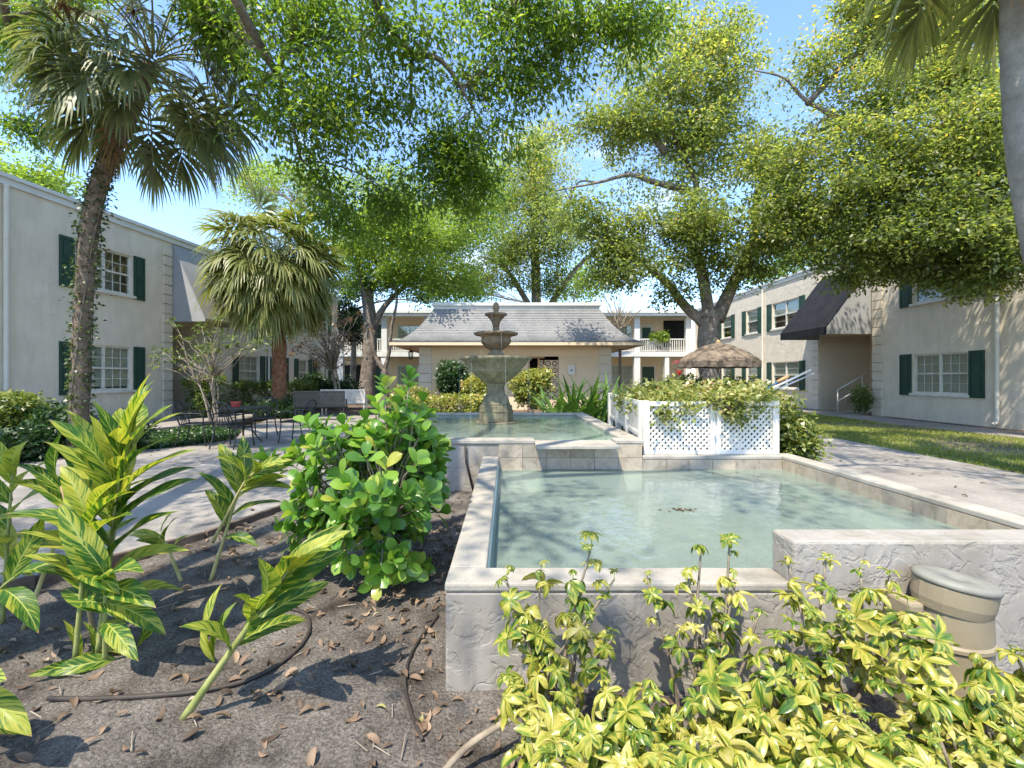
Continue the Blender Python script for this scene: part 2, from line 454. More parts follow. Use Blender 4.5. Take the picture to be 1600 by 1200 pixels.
LV['ti'] = leaf_mat('red_leaf', [(0.0, (0.25, 0.02, 0.03)), (1.0, (0.55, 0.08, 0.10))], 0.4)
LV['ivy'] = leaf_mat('ivy_leaf', [(0.0, (0.03, 0.05, 0.015)), (1.0, (0.09, 0.13, 0.03))], 0.25)
LV['strap'] = leaf_mat('strap_leaf', [(0.0, (0.06, 0.13, 0.025)), (1.0, (0.16, 0.26, 0.05))], 0.35, 0.4, 'obj')
LV['frond'] = leaf_mat('palm_frond', [(0.0, (0.09, 0.11, 0.05)), (0.6, (0.165, 0.19, 0.085)), (1.0, (0.30, 0.295, 0.13))], 0.40, 0.4)
LV['frond2'] = leaf_mat('sunlit_palm_frond', [(0.0, (0.11, 0.135, 0.04)), (0.5, (0.22, 0.245, 0.075)), (1.0, (0.42, 0.40, 0.17))], 0.40, 0.4)
LV['thatch'] = leaf_mat('dead_frond', [(0.0, (0.18, 0.10, 0.05)), (1.0, (0.38, 0.25, 0.14))], 0.2, 0.8)

# ------------------------------------------------------------------ helpers: foliage
def unit(a): return a / np.maximum(np.linalg.norm(a, axis=-1, keepdims=True), 1e-9)

def leaf_cloud(C, axis, L, W, rnd, up=None, fold=0.18):
    """one four-cornered, slightly folded leaf for each centre"""
    n = len(C)
    axis = unit(axis)
    if up is None: up = rng.normal(size=(n, 3)) * 0.6 + np.array([-0.2, -0.45, 1.0])
    side = unit(np.cross(axis, up)); nrm = np.cross(side, axis)
    L = np.broadcast_to(np.asarray(L), (n,))[:, None]; W = np.broadcast_to(np.asarray(W), (n,))[:, None]
    b = C - axis*L*0.5; t = C + axis*L*0.5 - nrm*L*0.12
    m = C - axis*L*0.05
    l = m - side*W*0.5 + nrm*W*fold; r = m + side*W*0.5 + nrm*W*fold
    V = np.stack([b, r, t, l], 1).reshape(-1, 3)
    return V, np.arange(4*n).reshape(n, 4), np.clip(rnd, 0, 1)

def lump(p, f=1.0, ph=0.0):
    x, y, z = p[..., 0]*f, p[..., 1]*f, p[..., 2]*f
    return (np.sin(1.7*x+ph+1.3*np.sin(1.1*y+ph)) + np.sin(1.9*y+2*ph+1.2*np.sin(1.3*z)) + np.sin(2.3*z-ph+1.1*np.sin(0.9*x))) / 3

def crown_points(ells, gap=-0.25, f=1.0):
    """cluster centres inside a list of ellipsoids (cx,cy,cz,rx,ry,rz,n), with gaps between lumps"""
    out = []; own = []
    for i, (cx, cy, cz, rx, ry, rz, n) in enumerate(ells):
        k = int(n*2.2)
        d = unit(rng.normal(size=(k, 3))); r = rng.random((k, 1)) ** 0.42
        r = r * (0.82 + 0.3*rng.random((k, 1)))
        p = np.array([cx, cy, cz]) + d*r*np.array([rx, ry, rz])
        keep = lump(p, f, i*0.7) > gap + 0.25*rng.normal(size=k)
        p = p[keep][:n]
        out.append(p); own.append(np.full(len(p), i))
    return np.concatenate(out), np.concatenate(own)

def make_leaves(P, per, cr, L, W, hang=0.3, topbias=0.25, flat=0.65, zmid=None, zr=1):
    n = len(P)
    k = rng.integers(int(per*0.6), int(per*1.4)+1, n)
    idx = np.repeat(np.arange(n), k); m = len(idx)
    crr = cr*(0.6+0.8*rng.random(n))
    off = np.clip(rng.normal(size=(m, 3)), -1.7, 1.7) * np.array([1, 1, flat]) * crr[idx][:, None] * 0.55
    C = P[idx] + off
    ax = off/ (cr) + rng.normal(size=(m, 3))*0.6
    ax[:, 2] = ax[:, 2]*0.85 - hang*0.8
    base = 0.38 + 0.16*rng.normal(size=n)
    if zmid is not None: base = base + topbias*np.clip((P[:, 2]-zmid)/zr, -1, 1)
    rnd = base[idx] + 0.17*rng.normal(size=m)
    s = 0.7 + 0.6*rng.random(m)
    return leaf_cloud(C, ax, L*s, W*s, rnd)

def foliage_part(name, V, Fq, rnd, mat, parent):
    o_ = np.array(origin_of(parent))
    o = link(name, np_mesh(name, V - o_, Fq, rnd), parent, mat)
    return o

def bend(p, q, sag, n=5, jit=0.0):
    p, q = Vector(p), Vector(q); L = (q-p).length
    out = []
    for i in range(n):
        t = i/(n-1)
        k = 4*t*(1-t)
        j = Vector((random.uniform(-1,1), random.uniform(-1,1), random.uniform(-1,1))) * jit * L * (1 if 0 < i < n-1 else 0)
        out.append(p.lerp(q, t) + Vector((0, 0, sag*L*k)) + j)
    return out

def smooth_path(pts, k=4):
    """Catmull-Rom through the points"""
    P = [Vector(p) for p in pts]
    P = [P[0]*2-P[1]] + P + [P[-1]*2-P[-2]]
    out = []
    for i in range(1, len(P)-2):
        for j in range(k):
            t = j/k
            a, b, c, d = P[i-1], P[i], P[i+1], P[i+2]
            out.append(0.5*((2*b) + (c-a)*t + (2*a-5*b+4*c-d)*t*t + (3*b-a-3*c+d)*t**3))
    out.append(P[-2])
    return out

def make_tree(name, label, base, limbs, ells, leafmat, L, W, per, cr, gap=-0.25, f=1.0, hang=0.3, group=None, barkmat=None, twigs=0.6, knob=0.0):
    """limbs: list of (points, r0, r1); the first is the trunk, its part of its own"""
    t = thing(name, label, 'tree', base, group)
    barkmat = barkmat or MT['bark']
    sk = []
    mb = MB()
    for i, (pts, r0, r1) in enumerate(limbs):
        sp = smooth_path(pts, 5); n = len(sp)
        rr = [(r0 + (r1-r0)*(j/(n-1))**0.8) * (1 + knob*random.uniform(-1, 1)) for j in range(n)]
        if i == 0: rr[0] *= 1.45; rr[1] *= 1.18
        sides = 14 if r0 > 0.3 else 9
        if i == 0:
            MB().tube(sp, rr, sides).build('trunk', barkmat, t, smooth=True)
        else:
            MB().tube(sp, rr, sides).build('limb', barkmat, t, smooth=True)
        sk += [(p, rr[j]) for j, p in enumerate(sp)]
    P, own = crown_points(ells, gap, f)
    SK = np.array([tuple(p) for p, r in sk])
    tw = MB()
    for i, e in enumerate(ells):
        c = np.array(e[:3]); j = int(np.argmin(((SK-c)**2).sum(1)))
        mid = Vector(c)
        s0 = Vector(SK[j])
        d = (mid-s0).length
        r0 = min(0.8*sk[j][1], 0.02+0.016*d)
        path = smooth_path(bend(s0, mid, random.uniform(-0.05, 0.12), 4, 0.05), 3)
        tw.tube(path, [r0*(1-0.6*a/(len(path)-1)) for a in range(len(path))], 5)
        for p in P[own == i]:
            if random.random() > twigs: continue
            q = path[random.randrange(len(path)//3, len(path))]
            pp = bend(q, p, random.uniform(-0.05, 0.15), 4, 0.06)
            tw.tube(pp, [r0*0.35, r0*0.25, r0*0.17, 0.004], 3, cap=False)
    tw.build('branches', barkmat, t, smooth=True)['kind'] = 'stuff'
    zs = P[:, 2]
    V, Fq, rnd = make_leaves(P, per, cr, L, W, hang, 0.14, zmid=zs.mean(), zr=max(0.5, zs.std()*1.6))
    foliage_part('crown', V, Fq, rnd, leafmat, t)
    return t

def shrub(name, label, base, ells, leafmat, L, W, per, cr, n_stem=7, cat='shrub', group=None, box=None, gap=-0.6, f=2.5, twig=None, hang=0.0, stem_r=0.012):
    """a bush: foliage over a handful of stems; box = (x0,x1,y0,y1,z0,z1,n) for a clipped one"""
    t = thing(name, label, cat, base, group)
    if box:
        x0, x1, y0, y1, z0, z1, n = box
        P = np.stack([rng.uniform(x0, x1, n), rng.uniform(y0, y1, n), rng.uniform(z0, z1, n)], 1)
        # most leaves sit at the clipped skin
        for a, (lo, hi) in enumerate(((x0, x1), (y0, y1), (z0, z1))):
            k = rng.random(n) < 0.3
            P[k, a] = np.where(rng.random(k.sum()) < 0.5, lo, hi) if a < 2 else hi
        P += rng.normal(size=P.shape)*0.03
    else:
        P, own = crown_points(ells, gap, f)
    P = P[P[:, 2] > base[2] + 0.03]
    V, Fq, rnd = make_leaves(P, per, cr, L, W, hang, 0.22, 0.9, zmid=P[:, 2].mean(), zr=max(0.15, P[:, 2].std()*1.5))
    V[:, 2] = np.maximum(V[:, 2], base[2] + 0.01)
    foliage_part('foliage', V, Fq, rnd, leafmat, t)
    mb = MB()
    for i in range(n_stem):
        p = P[random.randrange(len(P))]
        b = Vector(base) + Vector((random.uniform(-1, 1)*0.12, random.uniform(-1, 1)*0.12, 0))
        if box: b = Vector((p[0], p[1], base[2]))
        mb.tube(bend(b, p, 0.05, 5, 0.05), [stem_r, stem_r*0.9, stem_r*0.7, stem_r*0.5, stem_r*0.25], 5)
    mb.build('stems', twig or MT['twig'], t, smooth=True)['kind'] = 'stuff'
    return t

def leaf_matrix(p, axis, up, s=1.0):
    y = Vector(axis).normalized(); u = Vector(up)
    z = u - y*u.dot(y)
    z = z.normalized() if z.length > 1e-4 else y.orthogonal().normalized()
    x = y.cross(z)
    M = Matrix((x, y, z)).transposed().to_4x4()
    M = M @ Matrix.Diagonal((s, s, s, 1))
    M.translation = Vector(p)
    return M

def blade_mesh(name, L, shape, arch, nl=8, nw=4, fold=0.2, wave=0.0, twist=0.0):
    """a leaf lying along +Y: shape(t)=half width, arch = droop of the tip; UV x across, y along"""
    V = []; UV = []; ang = 0
    y = z = 0.0
    ph = random.uniform(0, 6)
    for i in range(nl+1):
        t = i/nl
        a = arch[0] + (arch[1]-arch[0])*t
        if i: y += L/nl*math.cos(a); z += L/nl*math.sin(a)
        hw = shape(t)
        for j in range(nw+1):
            q = -1 + 2*j/nw
            tw = twist*t
            px = q*hw; pz = abs(q)*hw*fold + wave*hw*math.sin(9*t+ph+2*q)*abs(q)
            V.append((px*math.cos(tw) - pz*math.sin(tw), y - pz*math.sin(a)*0.5, z + pz*math.cos(tw) + px*math.sin(tw)))
            UV.append((j/nw, t))
    Fq = [(i*(nw+1)+j, i*(nw+1)+j+1, (i+1)*(nw+1)+j+1, (i+1)*(nw+1)+j) for i in range(nl) for j in range(nw)]
    return np.array(V), np.array(Fq), np.array(UV)

# ================================================================== THE SETTING
# ground: one sheet out to the horizon
struct('ground', MB().add([(-600, -600, -0.03), (600, -600, -0.03), (600, 600, -0.03), (-600, 600, -0.03)], [(0, 1, 2, 3)]), MT['ground'])

# bare garden bed in the foreground with an uneven surface
def bed_height(x, y):
    return 0.012 + 0.018*math.sin(2.1*x+0.7)*math.sin(1.7*y) + 0.010*math.sin(6.3*x+3*y) + 0.05*max(0.0, min(1, (y-2.6)/3.0))
bx0, bx1, by0, by1, bn = -4.6, 4.6, -1.0, 6.6, 190
bv = []; bf = []
for j in range(bn+1):
    for i in range(bn+1):
        x = bx0+(bx1-bx0)*i/bn; y = by0+(by1-by0)*j/bn
        bv.append((x, y, bed_height(x, y) + random.uniform(-0.006, 0.006)))
for j in range(bn):
    for i in range(bn):
        a = j*(bn+1)+i; bf.append((a, a+1, a+bn+2, a+bn+1))
struct('garden_bed', MB().add(bv, bf), MT['soil'], True)

# concrete decks left and right of the pools
ZP = 0.10
left_poly = [(-3.95, 2.3), (-2.75, 4.1), (-2.18, 6.0), (-2.18, 10.35), (-3.2, 10.8), (-2.9, 17.2), (-8.6, 17.2), (-7.2, 12.6), (-6.15, 10.2), (-6.6, 9.2), (-7.3, 8.5), (-8.4, 7.6), (-9.5, 6.0), (-9.5, 2.3)]
struct('patio_paving', MB().prism(left_poly, -0.01, ZP), MT['deck'])
struct('poolside_paving', MB().prism([(3.66, -1.5), (7.45, -1.5), (7.5, 6.5), (7.62, 11.0), (7.2, 14.0), (3.0, 14.0), (3.0, 9.0), (3.66, 9.0)], -0.01, ZP-0.003), MT['deck'])
struct('entry_path', MB().prism([(-11.6, 10.9), (-9.6, 11.5), (-8.7, 14.0), (-8.7, 17.3), (-11.6, 17.3)], -0.01, ZP+0.05), MT['deck'])
struct('building_path', MB().prism([(12.1, 8.0), (13.3, 8.0), (13.3, 15.5), (13.72, 16.9), (13.72, 22), (12.2, 22), (11.7, 14.5)], -0.01, ZP-0.008), MT['deck'])
struct('planting_strip', MB().prism([(13.3, 8.0), (13.9, 8.0), (13.9, 17.2), (13.66, 16.9), (13.3, 15.5)], -0.01, ZP-0.012), MT['mulch'])
struct('lawn_soil', MB().prism([(7.45, -1.5), (12.1, -1.5), (12.1, 8.0), (11.7, 14.5), (12.2, 22), (7.2, 22), (7.2, 14.0), (7.62, 11.0), (7.5, 6.5)], -0.012, ZP-0.03), MT['ground'])
struct('courtyard_bed', MB().prism([(-16, 11.6), (-9.6, 11.5), (-8.7, 14.0), (-8.6, 17.2), (-2.9, 17.25), (-3.2, 10.8), (-2.0, 10.45), (3.0, 10.45), (3.0, 14.0), (7.2, 14.05), (7.2, 33), (-16, 33)], -0.014, ZP-0.02), MT['mulch'])
struct('shrub_bed', MB().prism([(-9.5, 7.0), (-8.4, 7.65), (-7.3, 8.55), (-6.6, 9.25), (-6.15, 10.25), (-7.2, 12.6), (-8.7, 14.0), (-9.6, 11.45), (-12.4, 10.9), (-12.4, 5)], -0.016, ZP-0.01), MT['mulch'])

# timber edging along the patio
te = thing('timber_edging', 'weathered brown timber board edging the patio beside the bare bed', 'edging', (-3.3, 3.2, 0))
for a, b in (((-3.96, 2.28), (-3.34, 3.2)), ((-3.33, 3.215), (-2.745, 4.09)), ((-2.74, 4.105), (-2.45, 5.05)), ((-2.447, 5.065), (-2.17, 5.98))):
    MB().bar((a[0]+0.03, a[1]-0.01, 0.045), (b[0]+0.03, b[1]-0.01, 0.045), 0.045, 0.15).build('board', MT['timber'], te, bevel=0.006)

# ------------------------------------------------------------------ the two pools
RIM, RIM2, WZ1, WZ2 = 0.516, 0.717, 0.348, 0.665
LX0, LX1, LY0, LY1 = -0.295, 3.655, 2.18, 5.73
lp = thing('lower_pool', 'square lower pool with grey trowelled walls, pale rim and tiled inner sides', 'pool', (1.7, 4.0, 0))
MB().box((LX0, LY0, -0.05), (1.37, LY0+0.16, RIM-0.045)).build('front_wall', MT['stucco_pool'], lp, bevel=0.012)
MB().box((LX0+0.002, LY0+0.165, -0.05), (LX0+0.18, LY1-0.005, RIM-0.045)).build('side_wall', MT['stucco_pool'], lp, bevel=0.01)
MB().box((LX1-0.18, LY0+0.185, -0.05), (LX1, LY1, RIM-0.045)).build('side_wall', MT['stucco_pool'], lp)
MB().box((1.70, LY1-0.004, -0.05), (LX1-0.185, LY1+0.2, RIM-0.045)).build('back_wall', MT['stucco_pool'], lp)
MB().box((1.372, LY0-0.004, -0.05), (4.4, LY0+0.18, RIM2)).build('raised_wall', MT['stucco_pool'], lp, bevel=0.014)
cp = MB(); cp.box((LX0-0.004, LY0-0.004, RIM-0.045), (1.371, LY0+0.185, RIM)); cp.build('coping', MT['coping'], lp, bevel=0.012)
MB().box((LX0-0.003, LY0+0.187, RIM-0.045), (LX0+0.19, LY1-0.03, RIM)).build('coping', MT['coping'], lp, bevel=0.012)
MB().box((LX1-0.19, LY0+0.187, RIM-0.045), (LX1+0.01, LY1+0.2, RIM)).build('coping', MT['coping'], lp, bevel=0.01)
MB().box((1.705, LY1-0.012, RIM-0.045), (LX1-0.192, LY1+0.2, RIM)).build('coping', MT['coping'], lp, bevel=0.01)
MB().box((LX0+0.182, LY0+0.165, -0.02), (LX1-0.182, LY1-0.01, 0.0)).build('floor', MT['plaster'], lp)
ins = MB()
ins.box((LX0+0.181, LY0+0.166, 0.001), (LX0+0.19, LY1-0.02, RIM-0.047)); ins.box((LX0+0.192, LY0+0.162, 0.001), (1.37, LY0+0.172, RIM-0.047))
ins.build('plaster_lining', MT['plaster'], lp)
tile_me = {}
def tile(parent, x0, x1, y, z0, z1, axis='x', out=-1):
    """one tile; axis: the direction it runs in; 2 mm joints, each set a hair differently"""
    j = 0.0025; d = 0.012 + random.uniform(0, 0.0025)
    key = (round(x1-x0, 3), round(z1-z0, 3))
    if key not in tile_me:
        w, h = key
        tile_me[key] = MB().box((j, -0.012, j), (w-j, 0.0, h-j)).mesh('tile')
    o = link('tile', tile_me[key], parent, MT['tile'])
    po = origin_of(parent)
    if axis == 'x':
        o.location = Vector((x0, y - d + 0.012, z0)) - po
    else:
        o.rotation_euler = (0, 0, R(90) * -1)
        o.location = Vector((y - d + 0.012, x1, z0)) - po
# one row of tiles under the right rim and the far rim
n = 11; w = (LY1-0.02 - (LY0+0.19))/n
for i in range(n): tile(lp, LY0+0.19+i*w, LY0+0.19+(i+1)*w, LX1-0.182, RIM-0.047-0.21, RIM-0.047, 'y')
n = 6; w = (LX1-0.20-1.71)/n
for i in range(n): tile(lp, 1.71+i*w, 1.71+(i+1)*w, LY1-0.005, RIM-0.047-0.21, RIM-0.047)
lw = MB().box((1.70, LY1-0.003, 0.0), (LX1-0.18, LY1+0.01, RIM-0.26)); lw.box((LX1-0.181, LY0+0.18, 0), (LX1-0.17, LY1, RIM-0.26)); lw.build('plaster_lining', MT['plaster'], lp)

UX0, UX1, UY0, UY1 = -2.1, 1.70, 5.73, 10.2
up_ = thing('upper_pool', 'raised upper pool holding the fountain, tiled front and pale coping', 'pool', (-0.2, 8.0, 0))
MB().box((UX0, UY0, -0.05), (UX1, UY0+0.2, RIM2-0.05)).build('front_wall', MT['stucco_pool'], up_, bevel=0.01)
MB().box((UX0+0.001, UY0+0.202, -0.05), (UX0+0.2, UY1, RIM2-0.05)).build('side_wall', MT['stucco_pool'], up_)
MB().box((UX1-0.2, UY0+0.202, -0.05), (UX1-0.001, UY1, RIM2-0.05)).build('side_wall', MT['stucco_pool'], up_)
MB().box((UX0+0.202, UY1-0.2, -0.05), (UX1-0.202, UY1-0.001, RIM2-0.05)).build('back_wall', MT['stucco_pool'], up_)
MB().box((UX0-0.02, UY0-0.02, RIM2-0.05), (0.348, UY0+0.22, RIM2)).build('coping', MT['coping'], up_, bevel=0.01)
MB().box((1.362, UY0-0.02, RIM2-0.05), (UX1+0.02, UY0+0.22, RIM2)).build('coping', MT['coping'], up_, bevel=0.01)
MB().box((0.352, UY0-0.30, RIM2-0.075), (1.358, UY0+0.22, RIM2-0.032)).build('spillway_lip', MT['coping'], up_, bevel=0.008)
MB().box((UX0-0.02, UY0+0.223, RIM2-0.05), (UX0+0.22, UY1-0.222, RIM2)).build('coping', MT['coping'], up_, bevel=0.01)
MB().box((UX1-0.22, UY0+0.223, RIM2-0.05), (UX1+0.02, UY1-0.222, RIM2)).build('coping', MT['coping'], up_, bevel=0.01)
MB().box((UX0-0.02, UY1-0.22, RIM2-0.05), (UX1+0.02, UY1+0.02, RIM2)).build('coping', MT['coping'], up_, bevel=0.01)
MB().box((UX0+0.201, UY0+0.201, 0.28), (UX1-0.201, UY1-0.201, 0.30)).build('floor', MT['plaster'], up_)
ins = MB()
ins.box((UX0+0.2, UY0+0.21, 0.3), (UX0+0.206, UY1-0.21, RIM2-0.052)); ins.box((UX1-0.206, UY0+0.21, 0.3), (UX1-0.2, UY1-0.21, RIM2-0.052))
ins.box((UX0+0.21, UY1-0.206, 0.3), (UX1-0.21, UY1-0.2, RIM2-0.052)); ins.build('plaster_lining', MT['plaster'], up_)
n = 6; x0 = LX0+0.19; w = (UX1-x0)/n
for r in range(2):
    for i in range(n): tile(up_, x0+i*w, x0+(i+1)*w, UY0, RIM2-0.052-0.172*(r+1), RIM2-0.052-0.172*r)
MB().box((x0, UY0-0.006, 0.0), (UX1, UY0-0.001, RIM2-0.40)).build('plaster_lining', MT['plaster'], up_)
# drain pipe on the outside of the upper pool
single('drain_pipe', MB().tube([(-0.52, UY0-0.035, RIM2-0.06), (-0.51, UY0-0.03, 0.45), (-0.42, UY0-0.03, 0.08)], 0.014, 8), MT['hose'], 'thin dark pipe running down the grey end of the upper pool', 'pipe', (-0.42, UY0-0.03, 0.08), smooth=True)

def water(name, x0, x1, y0, y1, z):
    struct(name, MB().add([(x0, y0, z), (x1, y0, z), (x1, y1, z), (x0, y1, z)], [(0, 1, 2, 3)]), MT['water'])
water('water', LX0+0.19, LX1-0.181, LY0+0.17, LY1-0.012, WZ1)
water('water', UX0+0.206, UX1-0.206, UY0+0.2, UY1-0.206, WZ2)

# ------------------------------------------------------------------ tiered fountain
FX, FY = -0.2, 8.35
ft = thing('tiered_fountain', 'mossy cast-stone fountain with three tiered bowls rising from the upper pool', 'fountain', (FX, FY, 0.3))
def flute(k, amp, rows):
    return lambda i, a: 1 + (amp*abs(math.sin(a*k/2)) if i in rows else 0)
MB().lathe([(0.37, 0.30), (0.376, 0.69), (0.37, 0.705), (0.30, 0.706)], (FX, FY, 0), 40).build('base_plate', MT['stone'], ft, smooth=False)
MB().lathe([(0.30, 0.70), (0.315, 0.71), (0.315, 0.885), (0.325, 0.89), (0.325, 0.902), (0.30, 0.906), (0.298, 0.985), (0.285, 1.0), (0.26, 1.005)], (FX, FY, 0), 8).build('plinth', MT['stone'], ft)
MB().lathe([(0.265, 1.0), (0.262, 1.03), (0.245, 1.05), (0.24, 1.09), (0.225, 1.14), (0.19, 1.185), (0.165, 1.22), (0.155, 1.30), (0.16, 1.36), (0.185, 1.375), (0.185, 1.395)], (FX, FY, 0), 32).build('pedestal', MT['stone'], ft, smooth=True)
MB().lathe([(0.14, 1.385), (0.20, 1.41), (0.29, 1.47), (0.38, 1.55), (0.44, 1.60), (0.47, 1.615), (0.465, 1.635), (0.475, 1.66), (0.53, 1.73), (0.575, 1.80), (0.63, 1.815), (0.645, 1.845), (0.63, 1.875), (0.585, 1.88), (0.55, 1.85), (0.3, 1.78), (0.05, 1.76)], (FX, FY, 0), 72, flute(24, 0.028, range(8, 14))).build('bowl', MT['stone'], ft, smooth=True)
MB().lathe([(0.17, 1.76), (0.17, 1.88), (0.155, 1.90), (0.125, 1.945), (0.105, 1.99), (0.10, 2.01)], (FX, FY, 0), 24, flute(8, 0.12, range(0, 6))).build('pedestal', MT['stone'], ft, smooth=True)
MB().lathe([(0.10, 2.0), (0.15, 2.03), (0.21, 2.08), (0.255, 2.13), (0.27, 2.17), (0.255, 2.215), (0.265, 2.25), (0.33, 2.265), (0.38, 2.28), (0.388, 2.305), (0.375, 2.325), (0.34, 2.325), (0.31, 2.29), (0.05, 2.25)], (FX, FY, 0), 64, flute(16, 0.06, range(1, 12))).build('bowl', MT['stone'], ft, smooth=True)
MB().lathe([(0.11, 2.25), (0.11, 2.33), (0.09, 2.355), (0.06, 2.38), (0.055, 2.43), (0.065, 2.44)], (FX, FY, 0), 20).build('pedestal', MT['stone'], ft, smooth=True)
MB().lathe([(0.055, 2.43), (0.068, 2.48), (0.08, 2.52), (0.12, 2.58), (0.165, 2.63), (0.195, 2.64), (0.20, 2.66), (0.19, 2.677), (0.165, 2.675), (0.14, 2.65), (0.03, 2.63)], (FX, FY, 0), 48, flute(12, 0.05, range(3, 9))).build('bowl', MT['stone'], ft, smooth=True)
MB().lathe([(0.05, 2.63), (0.05, 2.685), (0.04, 2.71), (0.045, 2.735), (0.057, 2.77), (0.058, 2.81), (0.045, 2.85), (0.02, 2.88), (0.006, 2.89)], (FX, FY, 0), 20, flute(8, 0.08, range(3, 8))).build('finial', MT['stone'], ft, smooth=True)
for rr, z0, z1, k in ((0.655, 1.83, 0.67, 7), (0.395, 2.29, 1.80, 7), (0.205, 2.655, 2.29, 5)):
    for i in range(k):
        a = 2*math.pi*(i+0.5)/k + random.uniform(-0.05, 0.05)
        x, y = FX+rr*math.cos(a), FY+rr*math.sin(a)
        o = MB().tube([(x, y, z0), (x+0.02*math.cos(a), y+0.02*math.sin(a), (z0+z1)/2), (x+0.024*math.cos(a), y+0.024*math.sin(a), z1)], [0.004, 0.0028, 0.002], 5).build('water_stream', MT['drops'], ft)
jet = MB()
for i in range(16):
    a = random.uniform(0, 6.28); r = random.uniform(0.01, 0.07); h = random.uniform(0.08, 0.2)
    jet.tube([(FX, FY, 2.87), (FX+r*0.4*math.cos(a), FY+r*0.4*math.sin(a), 2.87+h), (FX+r*math.cos(a), FY+r*math.sin(a), 2.87+h*0.8), (FX+r*1.3*math.cos(a), FY+r*1.3*math.sin(a), 2.87)], [0.004, 0.004, 0.003, 0.002], 4)
jet.build('water_jet', MT['drops'], ft)['kind'] = 'stuff'

